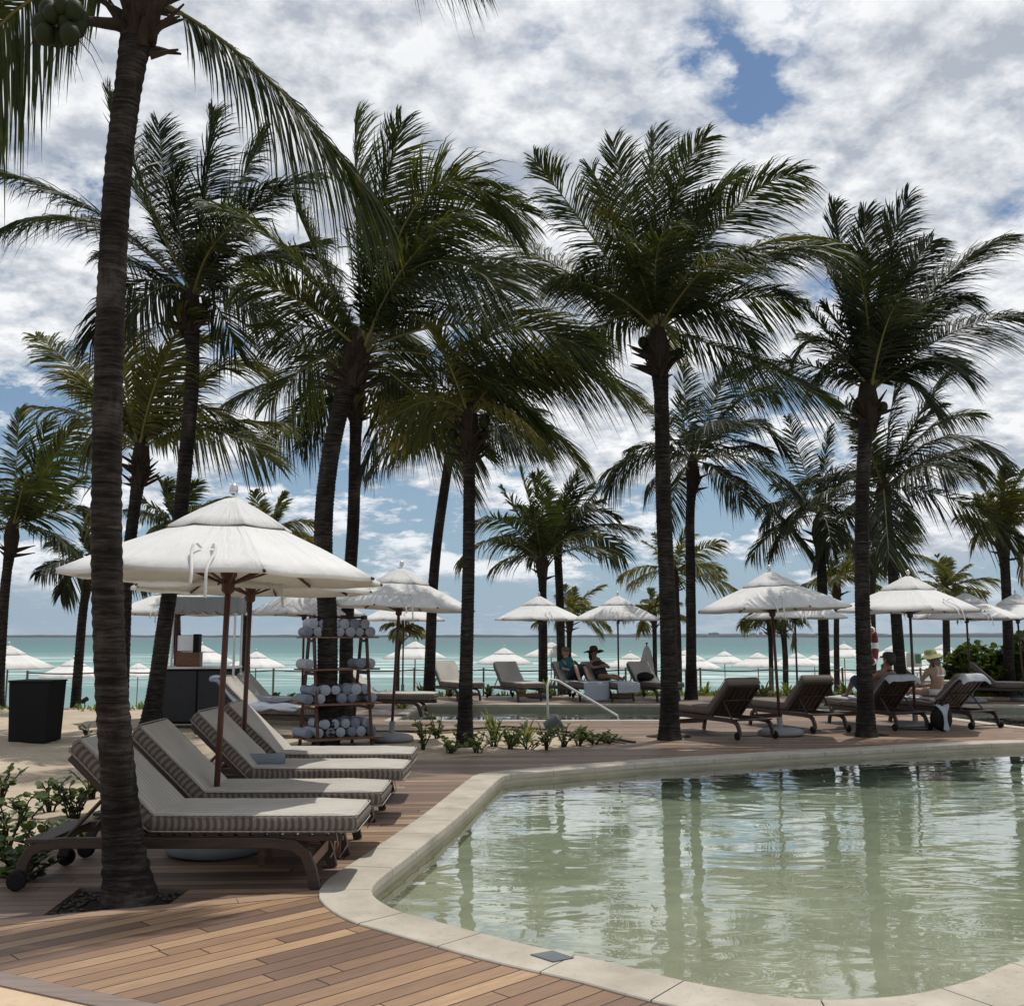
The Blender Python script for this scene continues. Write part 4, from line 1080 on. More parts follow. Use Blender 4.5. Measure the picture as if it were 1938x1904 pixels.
put_lounger(lgp, 12.5, 26.3, R(-22), 'cream lounger at the right edge by the round-leaved bush')
put_lounger(lgp, 11.0, 27.3, R(-24), 'cream lounger behind the pair, its back showing between them')

# ------------------------------------------------------------------ towels
def roll(name, loc, r=.055, L=.30, rz=0, mat='towel', parent=None, label=None, cat='towel', group=None):
    mb = MB(); n = 20; pts = []
    th = 0
    # spiral end visible: concentric steps
    prof = [(0.004,-L/2+.012),(r*.25,-L/2+.004),(r*.30,-L/2+.012),(r*.55,-L/2),(r*.6,-L/2+.01),(r*.86,-L/2),(r,-L/2+.012),(r*1.02,-L/4),(r,0),(r*1.02,L/4),(r,L/2-.012),(r*.86,L/2),(r*.6,L/2-.01),(r*.55,L/2),(r*.3,L/2-.012),(r*.25,L/2-.004),(.004,L/2-.012)]
    mb.lathe(prof, n)
    M2 = Matrix.Rotation(math.pi/2, 4, 'X')
    mb.v = [tuple(M2 @ Vector(v)) for v in mb.v]
    o = mb.build(name, M[mat], parent, smooth=True); o.location = loc; o.rotation_euler = (0,0,rz)
    if label: tag(o, label, cat, group)
    return o
roll('rolled_towel', (*G(500,1440,.50).to_2d(), .505), .062, .36, R(95), 'towel_grey', label='rolled white and grey towel lying at the hinge of the third striped lounger', cat='towel')
def drape(name, pts_rows, mat, label, group=None, th=.012):
    """cloth from rows of points"""
    mb = MB(); w = len(pts_rows[0])
    for r_ in pts_rows: mb.v += [tuple(p) for p in r_]
    for i in range(len(pts_rows)-1):
        for k in range(w-1): a = i*w+k; mb.f.append((a, a+1, a+w+1, a+w))
    o = mb.build(name, M[mat], None, smooth=True)
    md = o.modifiers.new('sub', 'SUBSURF'); md.levels = 2; md.render_levels = 2
    solidify(o, th); tag(o, label, 'towel', group); return o
def lounger_towel(lo, mat, label, x0=-.86, x1=.3, over=.5, w=.68, rough=.02, seed=0):
    """towel following backrest and seat in lounger space; over = how far it hangs down behind the head end"""
    rnd = random.Random(seed); mat4 = Matrix.Translation(lo.location) @ lo.rotation_euler.to_matrix().to_4x4()
    prof = []
    if over:
        prof += [(-.945,.84-over),(-.94,.86)]
    prof += [(-.90,.925),(-.83,.935),(-.70,.83),(-.55,.69),(-.40,.55),(-.29,.485),(-.15,.475)]
    x = .0
    while x < x1: prof.append((x,.472)); x += .15
    rows = []
    for i, (px, pz) in enumerate(prof):
        row = []
        for k in range(9):
            y = -w/2+w*k/8
            dz = rnd.uniform(-rough, rough)*.6
            if k in (0,8): dz -= .05+rnd.uniform(0,.05)
            row.append(mat4 @ Vector((px+rnd.uniform(-rough,rough), y+rnd.uniform(-.012,.012), pz+dz+.012)))
        rows.append(row)
    return drape('beach_towel', rows, mat, label)
lounger_towel(RL[2], 'towel', 'white towel spread over the lounger with the reclining man in the cap', over=.02, x1=1.0, seed=1)
lounger_towel(RL[3], 'towel', 'white towel spread over the last lounger of the pool row, under the seated woman', over=.04, x1=1.0, seed=2)
T5 = [o for o in bpy.data.objects if o.get('label','').startswith('lounger covered with a grey-blue')][0]
T6 = [o for o in bpy.data.objects if o.get('label','').startswith('lounger behind the towel-covered')][0]
lounger_towel(T5, 'towel_grey', 'crumpled grey-blue towel draped over the lounger left of the towel rack', over=0, x1=.7, w=.8, rough=.045, seed=3)
lounger_towel(T6, 'towel', 'crumpled white towel on the lounger behind the grey-blue towel', over=0, x1=.6, w=.75, rough=.04, seed=4)
lounger_towel(FL[2], 'towel_grey', 'bluish towel over the backrest behind the man in teal', over=0, x1=.1, w=.66, seed=5)
# towels hanging over the foot ends
def hang_towel(lo, mat, label, xa, xb, side=-1, drop=.33):
    mat4 = Matrix.Translation(lo.location) @ lo.rotation_euler.to_matrix().to_4x4(); rows = []; rnd = random.Random(9)
    for (dy, z) in ((.30,.47),(.0,.465),(-.28,.47),(-.345,.45),(-.36,.38),(-.365,.38-drop*.5),(-.37,.42-drop)):
        rows.append([mat4 @ Vector((xa+(xb-xa)*k/6+rnd.uniform(-.01,.01), side*-dy, z+rnd.uniform(-.008,.008))) for k in range(7)])
    return drape('beach_towel', rows, mat, label)
def foot_towel(lo, mat, label, xa, drop=.3, w=.62):
    mat4 = Matrix.Translation(lo.location) @ lo.rotation_euler.to_matrix().to_4x4(); rows = []; rnd = random.Random(19)
    for (x, z) in ((xa,.482),(.55,.477),(.85,.48),(1.05,.474),(1.085,.42),(1.095,.42-drop*.5),(1.10,.44-drop)):
        rows.append([mat4 @ Vector((x+rnd.uniform(-.008,.012), -w/2+w*k/6, z+rnd.uniform(-.008,.008))) for k in range(7)])
    return drape('beach_towel', rows, mat, label)
foot_towel(FL[2], 'towel', 'white towel hanging over the foot end of the lounger of the man in teal', .2, .42, .70)
foot_towel(FL[3], 'towel', 'white towel over the foot end of the lounger of the woman in the dark hat', .2, .22, .64)

# ------------------------------------------------------------------ towel rack
rk = empty('towel_rack', (-2.62,15.55,-.01), R(32), 'open wooden ladder rack with four shelves of rolled towels beside the curved trunk', 'rack')
HW = .72
for sg in (-1,1):
    fr = MB()
    for s2 in (-1,1): fr.tube([(sg*.42, s2*.37, 0), (sg*.42, s2*.05, 1.93)], .028, 4)
    for z in (.62,1.12,1.6): fr.box((sg*.42,0,z-.05),(.035,.7*(1-z/2.15)+.05,.04))
    fr.build('end_frame', M['mahogany'], rk)
SH = [(.14,.34),(.63,.27),(1.13,.20),(1.60,.15)]
for z, d in SH:
    mb = MB()
    for k in range(3): mb.box((0,-d+d*k,z),(1.16,d*.7,.022))
    mb.build('shelf', M['teak'], rk)
MB().tube([(-.42,0,1.90),(.42,0,1.90)], .02, 6).build('top_bar', M['mahogany'], rk)
rmat = Matrix.Translation(rk.location) @ Matrix.Rotation(R(32), 4, 'Z')
rr = random.Random(8)
for si, (z, d) in enumerate(SH):
    names = ['lowest','second lowest','second highest','top']
    rows_ = [2,2,1,2][si]; n = 7
    for row in range(rows_):
        for k in range(n - row):
            x = -.52 + (k+.5*row)*.165; 
            if (si == 2 and k in (1,2,3,4)) or rr.random() < (.12,.22,.1,.18)[si]: continue
            p = rmat @ Vector((x, rr.uniform(-.02,.02), z+.011+.07+row*.122))
            roll('rolled_towel', p, rr.uniform(.066,.08), min(.5, d*1.9), R(32)+rr.uniform(-.06,.06), 'towel_grey' if rr.random() < .35 else 'towel',
                 label='rolled bluish-white towel on the %s shelf of the wooden rack' % names[si], cat='towel', group='rolled towels on the %s rack shelf' % names[si])

# ------------------------------------------------------------------ bar cart, bin, small things
kx = W(378,1368,19.2).x
kc = empty('bar_cart', (kx,19.2,-.03), R(4), 'dark service cart with a scalloped grey canopy on four white poles, behind the near loungers', 'cart')
MB().box((0,0,.56),(1.26,.62,.98)).build('cabinet', M['rubber'], kc, bevel=.01)
for sx in (-.31,.31): MB().box((sx,-.318,.56),(.585,.02,.90)).build('door', simple('dark door', (.022,.023,.026), .5), kc, bevel=.004)
MB().box((0,0,1.07),(1.34,.70,.04)).build('countertop', M['steel'], kc, bevel=.004)
for sx in (-.64,.64):
    for sy in (-.33,.33): MB().tube([(sx,sy,0),(sx,sy,2.30)], .022, 8).build('pole', M['white_paint'], kc)
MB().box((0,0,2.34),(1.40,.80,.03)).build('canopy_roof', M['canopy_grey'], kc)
mb = MB(); sc_n = 14
def scallop(p0, p1):
    p0 = Vector(p0); p1 = Vector(p1); K = 56; vs = []
    for i in range(K+1):
        t = i/K; p = p0.lerp(p1, t); dz = .25+.05*abs(math.sin(math.pi*t*7)); vs += [p, p-Vector((0,0,dz))]
    mb.add(vs, [(2*i,2*i+2,2*i+3,2*i+1) for i in range(K)])
scallop((-.70,-.40,2.35),(.70,-.40,2.35)); scallop((-.70,.40,2.35),(.70,.40,2.35)); scallop((-.70,-.40,2.35),(-.70,.40,2.35)); scallop((.70,-.40,2.35),(.70,.40,2.35))
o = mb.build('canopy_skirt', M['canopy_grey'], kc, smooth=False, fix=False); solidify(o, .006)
kp = kc.matrix_basis
bx_ = empty('coffee_machine', (kx-.22,19.15,1.06), R(6), 'small black and steel machine on the bar cart counter', 'machine')
MB().box((0,0,.13),(.42,.30,.26)).build('wood_crate', M['teak'], bx_, bevel=.006)
MB().box((-.05,0,.42),(.30,.28,.30)).build('body', M['steel'], bx_, bevel=.02)
MB().box((.13,0,.42),(.10,.30,.34)).build('side_panel', M['rubber'], bx_, bevel=.01)
bn_ = G(52,1401)
be = empty('litter_bin', (bn_.x,bn_.y+.25,-.03), R(-3), 'tall tapered black bin standing on the sand at the left edge', 'bin')
MB().box((0,0,.46),(.60,.5,.92), taper=1.10).build('body', M['rubber'], be, bevel=.01)
MB().box((0,0,.935),(.68,.58,.03)).build('lid', M['rubber'], be, bevel=.008)
# side table between the two nearest loungers
st = empty('side_table', (-1.52,7.62,0.004), 0, 'small low wooden table between the two nearest loungers, near their foot ends', 'table')
mb = MB()
for k in range(4): mb.box((0,-.12+k*.08,.40),(.56,.07,.02))
mb.build('tabletop', M['teak'], st)
for sx in (-.25,.25):
    for sy in (-.13,.13): MB().box((sx,sy,.195),(.035,.035,.39)).build('leg', M['teak'], st)
mb = MB()
for k in range(3): mb.box((0,-.09+k*.09,.13),(.5,.07,.016))
mb.build('shelf', M['teak'], st)
# uplight in the tree pit
ul = empty('ground_uplight', (*G(233,1690).to_2d(), -.03), R(10), 'small pale box-shaped garden light in the tree pit at the foot of the nearest trunk', 'garden light')
MB().box((0,0,.05),(.15,.10,.07)).build('housing', M['concrete'], ul, bevel=.014, smooth=True)
MB().lathe([(.055,.083),(.05,.092),(.0,.094)], 16).build('lens', M['white_paint'], ul)
# pebbles in the pit
mb = MB(); rr = random.Random(4)
for k in range(420):
    x = rr.uniform(-2.74,-2.10); y = rr.uniform(6.2,6.82)
    if (x+2.44)**2+(y-6.5)**2 < .17**2: continue
    mb.sphere((x,y,-.018), rr.uniform(.008,.02), 6, 4, (1,rr.uniform(.6,1),.5))
peb = mb.build('gravel', simple('pebbles', (.045,.038,.032), .8, .3, 0, .8, 25), None, smooth=True, fix=False)
tag(peb, 'dark pebbles and bark filling the tree pit', 'gravel', kind='stuff')
# skimmer lid in the coping
sk = MB(); q = [G(a,c,.0) for a,c in ((1004,1812),(1046,1805),(1086,1818),(1047,1826))]
sk.add([(v.x,v.y,.006) for v in q]+[(v.x,v.y,.018) for v in q], [(3,2,1,0),(4,5,6,7),(0,1,5,4),(1,2,6,5),(2,3,7,6),(3,0,4,7)])
o = sk.build('skimmer_lid', simple('slate lid', (.10,.115,.125), .6)); tag(o, 'dark grey rectangular lid set in the pale pool edge', 'lid')
# tilted drum lamp in the bed
dl = G(1048,1390); le = empty('garden_floodlight', (dl.x, dl.y, -.02), R(20), 'dark grey drum-shaped garden light tilted in the plant bed', 'garden light')
o = MB().lathe([(.10,-.14),(.13,-.13),(.145,0),(.145,.12),(.12,.14),(.02,.14)], 18).build('drum', simple('drum', (.05,.055,.06), .55), le, bevel=0, smooth=False); o.location = (0,0,.17); o.rotation_euler = (R(20), R(58), 0)
MB().tube([(0,0,-.02),(0,0,.12)], .02, 6).build('spike', M['rubber'], le)
for px, py in ((1267,1394),(1639,1391)):
    g_ = G(px,py); rr2 = random.Random(px)
    lp = [Vector((g_.x+rr2.uniform(.30,.36)*math.cos(a)*1.1, g_.y+rr2.uniform(.28,.33)*math.sin(a), 0)) for a in [2*math.pi*k/18 for k in range(18)]]
    sheet('tree_pit_soil', lp, [], M['mulch'], .007)
for px, py, lab in ((183,1336,'tiny garden spotlight on the sand edge left of the nearest trunk'),(252,1334,'tiny garden spotlight on the sand edge right of the nearest trunk')):
    g_ = G(px, py); e = empty('garden_spotlight', (g_.x, 23.6, -.03), 0, lab, 'garden light')
    MB().tube([(0,0,0),(0,0,.16)], .012, 5).build('stake', M['rubber'], e); MB().tube([(-.04,-.06,.17),(.03,.05,.24)], .055, 8).build('lamp_head', M['rubber'], e)
# handrail of the back pool
hp = W(1035,1357,20.3); he = empty('pool_handrail', (hp.x,20.3,-.3), 0, 'slanting white handrail going down into the back pool', 'handrail')
T_ = [W(1046,1283,24.6), W(1056,1288,24.4), W(1100,1316,23.0), W(1170,1356,21.2)]
MB().tube([p-Vector(he.location) for p in [W(1037,1358,20.9), W(1036,1300,20.9), W(1040,1285,21.0), W(1056,1288,21.1), W(1110,1320,21.4), W(1168,1354,21.7), W(1172,1368,21.7)]], .024, 8).build('rail', M['white_paint'], he, smooth=True)
# rope barrier along the top of the beach
rb = empty('rope_fence', (0,29.2,0), 0, 'low rope fence with thin wooden posts along the edge above the beach', 'fence')
xs_ = [-12.5,-10.6,-8.6,-6.6,-4.7,-2.75,-.8,1.2,3.2,5.3,7.3,9.3,11.5,13.5]
pos = [(x, 29.2 if x > -6 else 26.6+(x+13)*.33) for x in xs_]
for x, y in pos: MB().tube([(x,y-29.2,-.25),(x,y-29.2,.74)], .03, 6).build('post', M['driftwood'], rb)
mb = MB()
for (x0,y0),(x1,y1) in zip(pos[:-1], pos[1:]):
    mb.tube([(x0+(x1-x0)*t, y0+(y1-y0)*t-29.2, .68-.10*math.sin(math.pi*t)*(.4)) for t in [i/6 for i in range(7)]], .018, 5)
mb.build('rope', M['rope'], rb)
# life ring
lr = W(1650,1222,17.2); e = empty('life_ring', tuple(lr), R(58), 'red and white life ring hung on the right side of the tall black trunk', 'life ring')
def ring(a0, a1, mat, nm, r_=.055, Rg=.25):
    MB().tube([(Rg*math.cos(a), 0, Rg*math.sin(a)*1.05) for a in [a0+(a1-a0)*i/14 for i in range(15)]], r_, 10).build(nm, mat, e, smooth=True)
M['ring_red'] = simple('ring red', (.13,.014,.012), .5)
for k in range(4):
    ring(k*math.pi/2+.22, (k+1)*math.pi/2-.22, M['ring_red'], 'red_segment'); ring(k*math.pi/2-.22, k*math.pi/2+.22, M['white_paint'], 'white_band', .058)
MB().box((0,.07,0),(.5,.02,.62)).build('backing_board', M['white_paint'], e, bevel=.01)
mb = MB(); mb.tube([(0,0,.33),(-.05,0,.5),(-.12,0,.72)], .008, 5); mb.build('cord', M['white_paint'], e)
# bag hanging between the last two loungers
bgp = G(1786,1384); e = empty('beach_bag', (bgp.x, bgp.y+.05, 0.004), R(10), 'black bag standing between the last two loungers of the pool row', 'bag')
mb = MB(); mb.sphere((0,0,.22), .24, 14, 10, (.85,.5,.92), .15); mb.build('body', M['rubber'], e, smooth=True)
MB().tube([(-.12,0,.4),(-.08,0,.52),(.08,0,.52),(.12,0,.4)], .012, 6).build('handle', M['rubber'], e, smooth=True)
rows = []
for z, w_, y_ in ((.42,.24,.08),(.45,.26,0),(.41,.20,-.11),(.32,.08,-.15),(.2,.05,-.16),(.1,.07,-.17),(.02,.12,-.18)):
    rows.append([Vector((bgp.x+w_*(k/4-.5), bgp.y+.05+y_, z+.02*math.sin(k*2.1))) for k in range(5)])
drape('hand_towel', rows, 'towel', 'small white towel knotted over the black bag')
# ------------------------------------------------------------------ low plants
M['seagrape'] = leaf_mat('round leaf', (.035,.06,.016), (.07,.10,.025), (.20,.13,.05), .28, .62, .4)
M['seagrape_light'] = leaf_mat('light round leaf', (.08,.12,.03), (.14,.17,.05), (.25,.22,.06), .35, .62, .4)
M['blade'] = leaf_mat('strap leaf', (.09,.12,.05), (.16,.17,.075), (.28,.22,.11), .3, .6, .45)
def leaf_disc(mb, p, d, n_, r, rnd):
    d = d.normalized(); s = d.cross(n_).normalized(); n_ = s.cross(d)
    c = p+d*r*.9; k0 = len(mb.v); K = 8
    mb.v.append(tuple(c+n_*r*-.12))
    for k in range(K):
        a = 2*math.pi*k/K; mb.v.append(tuple(c+d*math.cos(a)*r*.95+s*math.sin(a)*r+n_*abs(math.sin(a))*r*.18))
    for k in range(K): mb.f.append((k0, k0+1+k, k0+1+(k+1)%K))
def round_plant(loc, h, w, n, r, label, mat='seagrape', seed=0, group=None, stems=6, cat='plant'):
    rnd = random.Random(seed); e = empty('sea_grape', tuple(loc), 0, label, cat, group)
    st = MB(); lf = MB()
    for k in range(stems):
        a = rnd.uniform(0,6.28); top = Vector((math.cos(a)*w*rnd.uniform(.2,1), math.sin(a)*w*rnd.uniform(.2,1), h*rnd.uniform(.4,1)))
        pts = [Vector((0,0,0))*(1-t)+top*t+Vector((rnd.uniform(-.02,.02), rnd.uniform(-.02,.02), .12*h*math.sin(t*3))) for t in [i/5 for i in range(6)]]
        pts[0] = Vector((math.cos(a)*.02, math.sin(a)*.02, -.04))
        st.tube(pts, [.008*(1-.7*i/5)+.002 for i in range(6)], 5)
        m_ = max(2, n//stems)
        for j in range(m_):
            t = .2+.8*(j+.5)/m_; i = min(4, int(t*5)); p = pts[i].lerp(pts[i+1], t*5-i)
            b_ = rnd.uniform(0,6.28); d = Vector((math.cos(b_), math.sin(b_), rnd.uniform(-.1,.8)))
            nn = Vector((rnd.uniform(-.5,.5), rnd.uniform(-.8,.2), 1))
            leaf_disc(lf, p, d, nn, r*rnd.uniform(.6,1.1), rnd)
    st.build('stem', M['boot'], e); lf.build('foliage', M[mat], e, smooth=False, fix=False); return e
def strap_plant(loc, h, n, label, seed=0, group=None, wd=.022, mat='blade', spread=.8):
    rnd = random.Random(seed); e = empty('spider_lily', tuple(loc), 0, label, 'plant', group); lf = MB()
    for k in range(n):
        a = rnd.uniform(0,6.28); el = rnd.uniform(.5,1.45); L = h*rnd.uniform(.7,1.15)
        d = Vector((math.cos(a)*math.cos(el)*spread, math.sin(a)*math.cos(el)*spread, math.sin(el))); s = Vector((-math.sin(a), math.cos(a), 0))
        k0 = len(lf.v); K = 6
        for i in range(K+1):
            t = i/K; p = Vector((math.cos(a)*.02, math.sin(a)*.02, -.02)) + d*L*t + Vector((d.x*.3,d.y*.3,-.32))*L*t**2.5
            w = wd*(1-t**2.2)*(.7+.6*min(1,t*3)); lf.v += [tuple(p-s*w), tuple(p+s*w+Vector((0,0,.0)))]
        for i in range(K): lf.f.append((k0+2*i, k0+2*i+1, k0+2*i+3, k0+2*i+2))
    lf.build('leaves', M[mat], e, fix=False); return e
GA = 'sea grape seedlings on the sand at the left'
fg = [((30,1655),.46,.38,110,.042,'leafy round-leaved plant low at the left edge of the picture'),((75,1610),.38,.32,90,.038,'round-leaved plant just left of the rear wheel of the nearest lounger'),
      ((12,1600),.55,.30,90,.042,'tallest round-leaved plant at the left edge'),((140,1545),.50,.30,90,.044,'round-leaved plant right beside the backrest of the nearest lounger'),
      ((175,1500),.36,.26,60,.04,'round-leaved plant behind the nearest trunk'),((120,1588),.24,.26,50,.034,'small sprig on the sand beside the nearest lounger'),((55,1545),.30,.28,60,.038,'low plant on the sand left of the nearest backrest'),
      ((50,1665),.22,.34,90,.036,'creeping leafy plant at the very bottom of the left plant bed'),((95,1530),.42,.3,90,.042,'dark leafy plant between the left edge and the nearest backrest'),((2,1500),.4,.3,80,.042,'leafy plant higher up at the left edge'),((160,1590),.3,.28,70,.036,'low leafy plant under the head end of the nearest lounger'),
      ((165,1392),.30,.20,34,.034,'thin low plant on the sand between the bin and the nearest trunk'),((262,1440),.35,.3,60,.042,'plant in the gap between the nearest trunk and the second lounger')]
for k, (p, h, w, n, r, lab) in enumerate(fg):
    q = G(*p); round_plant((q.x, q.y, -.05), h*.85, w, int(n*.8), r*.9, lab, 'seagrape', 300+k, GA, 8)
GBd = 'plants in the sand bed'
bedp = [((800,1420),.42,.2,'leafy light-green plant at the left end of the sand bed',1),((828,1398),.38,.2,'light-green plant behind the left end of the sand bed',1),((850,1425),.2,.2,'low creeping plant left of the straight black trunk',0),
        ((905,1424),.25,.22,'low plant just right of the foot of the straight black trunk',0),((935,1415),.42,.25,'bushy plant right of the straight black trunk',1),((965,1420),.35,.24,'green plant in the middle of the bed',1),
        ((1000,1418),.25,.3,'creeping plant below the garden floodlight',0),((1035,1417),.36,.28,'bushy green plant in front of the garden floodlight',1),((1065,1412),.34,.28,'green plant right of the garden floodlight',1),
        ((1095,1410),.26,.26,'low plant toward the right end of the bed',0),((1125,1408),.22,.24,'small low plant near the right tip of the bed',0),((1150,1406),.16,.2,'lowest plant at the right tip of the bed',0),((870,1400),.25,.2,'plant directly behind the straight black trunk',0)]
for k, (p, h, w, lab, t) in enumerate(bedp):
    q = G(*p); round_plant((q.x, q.y, -.03), h*1.15, w*1.35, 64 if t else 50, .038, lab, 'seagrape_light', 330+k, GBd, 8)
for k, (p, h, lab) in enumerate([((935,1400),.75,'spiky strap-leaved plant right of the straight black trunk'),((995,1400),.62,'spiky strap-leaved plant in the middle of the bed'),((970,1410),.5,'small spiky plant between the two taller spiky ones'),((1100,1400),.45,'spiky plant right of the garden floodlight')]):
    q = G(*p); strap_plant((q.x, q.y, -.03), h, 17, lab, 350+k, GBd)
# plants along the top of the beach
GC = 'strap-leaved plants along the edge above the beach'
rr = random.Random(12); names_ = ['behind the leftmost lounger across the back pool','left of the empty taupe lounger','right of the empty taupe lounger','beside the left twin palm','behind the cream lounger','left of the slim palm behind the thick trunk','between the beach umbrella poles','just right of the slim palm','under the grey-shaded umbrella','right of the reddish pole','above the second lounger of the pool row','beside the ringed medium trunk','left of the tall black trunk','right of the tall black trunk','behind the reclining man','behind the slanting trunk','between the bar cart and the towel-covered lounger','behind the towel rack','right of the towel rack','left of the thin leaning trunk']
xs_ = [850,925,990,1035,1215,1335,1375,1420,1445,1490,1515,1545,1600,1668,1690,1735,455,700,760,800]
for k, (px, nm) in enumerate(zip(xs_, names_)):
    Yd = 28.7+rr.uniform(-.2,.5) if px > 780 else rr.uniform(22.8,24); q = W(px, 1300, Yd)
    strap_plant((q.x, Yd, -.04), rr.uniform(.45,.8), 20, 'spiky green plant '+nm, 400+k, GC, .035, 'seagrape_light' if k % 3 == 0 else 'blade')
# continuous low ground cover on that edge
mb = MB(); rr = random.Random(5)
for k in range(5200):
    x = rr.uniform(2.2, 15.5) if k % 4 else rr.uniform(-13, 2.2); e_ = edge_y(x); y = e_-.9+rr.uniform(-.5,.9)*(1 if x > 2 else .6)
    if noise.noise(Vector((x*.8, y*.8, 2))) < -.05 and x < 3: continue
    a = rr.uniform(0,6.28); L = rr.uniform(.08,.26); w = rr.uniform(.012,.03); d = Vector((math.cos(a)*.6, math.sin(a)*.6, rr.uniform(.5,1.2))).normalized()*L; s = Vector((-math.sin(a), math.cos(a),0))*w
    p = Vector((x, y, -.06)); n_ = len(mb.v); mb.v += [tuple(p-s), tuple(p+s), tuple(p+d*.6+s), tuple(p+d*.6-s), tuple(p+d)]; mb.f += [(n_,n_+1,n_+2,n_+3),(n_+3,n_+2,n_+4)]
gc = mb.build('ground_cover', M['seagrape_light'], None, fix=False); tag(gc, 'low green creeping ground cover along the edge above the beach', 'ground cover', kind='stuff')
# dark undergrowth behind the towel-covered lounger
for k, (px, Y, h, lab) in enumerate([(500,20.5,.55,'dark bushy plant under the towel-covered lounger'),(540,20.8,.5,'dark bushy plant behind the foot of the towel-covered lounger'),(462,22.0,.9,'tall yellow-green plant right of the bar cart'),(445,21.0,.5,'small dark plant at the bar cart side'),(585,20.0,.4,'low dark plant behind the curved trunk')]):
    q = W(px,1300,Y); round_plant((q.x, Y, -.05), h, .42, 90, .07, lab, 'seagrape', 470+k, 'plants behind the left row of loungers', 11)
# big round-leaved bush at the right
rnd = random.Random(77)
def bush(loc, sx, sy, h, n, label):
    e = empty('sea_grape_bush', loc, 0, label, 'bush'); lf = MB(); st = MB()
    lob = [(Vector((rnd.uniform(-1,1)*sx*.75, rnd.uniform(-1,1)*sy*.7, h*rnd.uniform(.25,.72))), rnd.uniform(.38,.62)*min(h,1.6)*.6) for _ in range(16)]
    for k in range(n):
        c, r_ = rnd.choice(lob); u = Vector((rnd.gauss(0,1), rnd.gauss(0,1), rnd.gauss(0,1))).normalized(); p = c+Vector((u.x*r_*1.2,u.y*r_,u.z*r_))*rnd.uniform(.6,1.08)
        if p.z < .02: continue
        leaf_disc(lf, p, Vector((u.x+rnd.uniform(-.5,.5), u.y+rnd.uniform(-.5,.5), rnd.uniform(.0,.9))), u+Vector((0,0,.5)), rnd.uniform(.055,.105), rnd)
    for c, r_ in lob: st.tube([(c.x*.3,c.y*.3,-.05),(c.x*.7,c.y*.7,c.z*.5),tuple(c)], [.03,.02,.01], 5)
    st.build('stem', M['boot'], e); lf.build('foliage', M['seagrape'], e, fix=False)
q = W(1915,1300,29.0); bush((q.x, 29.0, -.1), 1.6, .9, 1.95, 3600, 'large dark bush of round leaves at the right edge')
q = W(1838,1300,29.4); bush((q.x, 29.4, -.1), .75, .6, 1.15, 1400, 'smaller round-leaved bush left of the large one')

# ------------------------------------------------------------------ people
def skin_body(name, verts, edges, radii, mat, parent, M4, sub=2, root=0):
    me = bpy.data.meshes.new(name); me.from_pydata([tuple(v) for v in verts], edges, []); o = bpy.data.objects.new(name, me); col.objects.link(o)
    md = o.modifiers.new('skin', 'SKIN'); sv = me.skin_vertices
    if not sv: bm = bmesh.new(); bm.from_mesh(me); bm.verts.layers.skin.verify(); bm.to_mesh(me); bm.free()
    for i, r_ in enumerate(radii): me.skin_vertices[0].data[i].radius = (r_, r_) if not isinstance(r_, tuple) else r_
    me.skin_vertices[0].data[root].use_root = True
    md.use_smooth_shade = True
    sb = o.modifiers.new('sub', 'SUBSURF'); sb.levels = sub; sb.render_levels = sub
    dg = bpy.context.evaluated_depsgraph_get(); dg.update()
    m2 = bpy.data.meshes.new_from_object(o.evaluated_get(dg)); m2.name = name
    bpy.data.objects.remove(o); return m2
SK = {}
SK['tan'] = simple('tanned skin', (.24,.13,.085), .5, .4, 0, .08, 5, .1)
SK['fair'] = simple('fair skin', (.34,.215,.155), .5, .4, 0, .08, 5, .1)
M['hair'] = simple('dark hair', (.025,.015,.010), .6, .4, 0, .3, 30)
M['hair_br'] = simple('brown hair', (.10,.055,.03), .6, .4, 0, .3, 30)
def finger_tubes(mb, wrist, d, nrm):
    d = d.normalized(); s = d.cross(nrm).normalized()
    for k, l in enumerate((.060,.070,.066,.052)):
        p = wrist+d*.075+s*(-.028+.019*k); mb.tube([p-d*.02, p+d*l*.5, p+d*l*.85-nrm*.012, p+d*l-nrm*.022], [.0095,.009,.008,.006], 6)
    p = wrist+d*.03-s*.035; mb.tube([p, p-s*.02+d*.03, p-s*.028+d*.055-nrm*.01], [.012,.010,.007], 6)
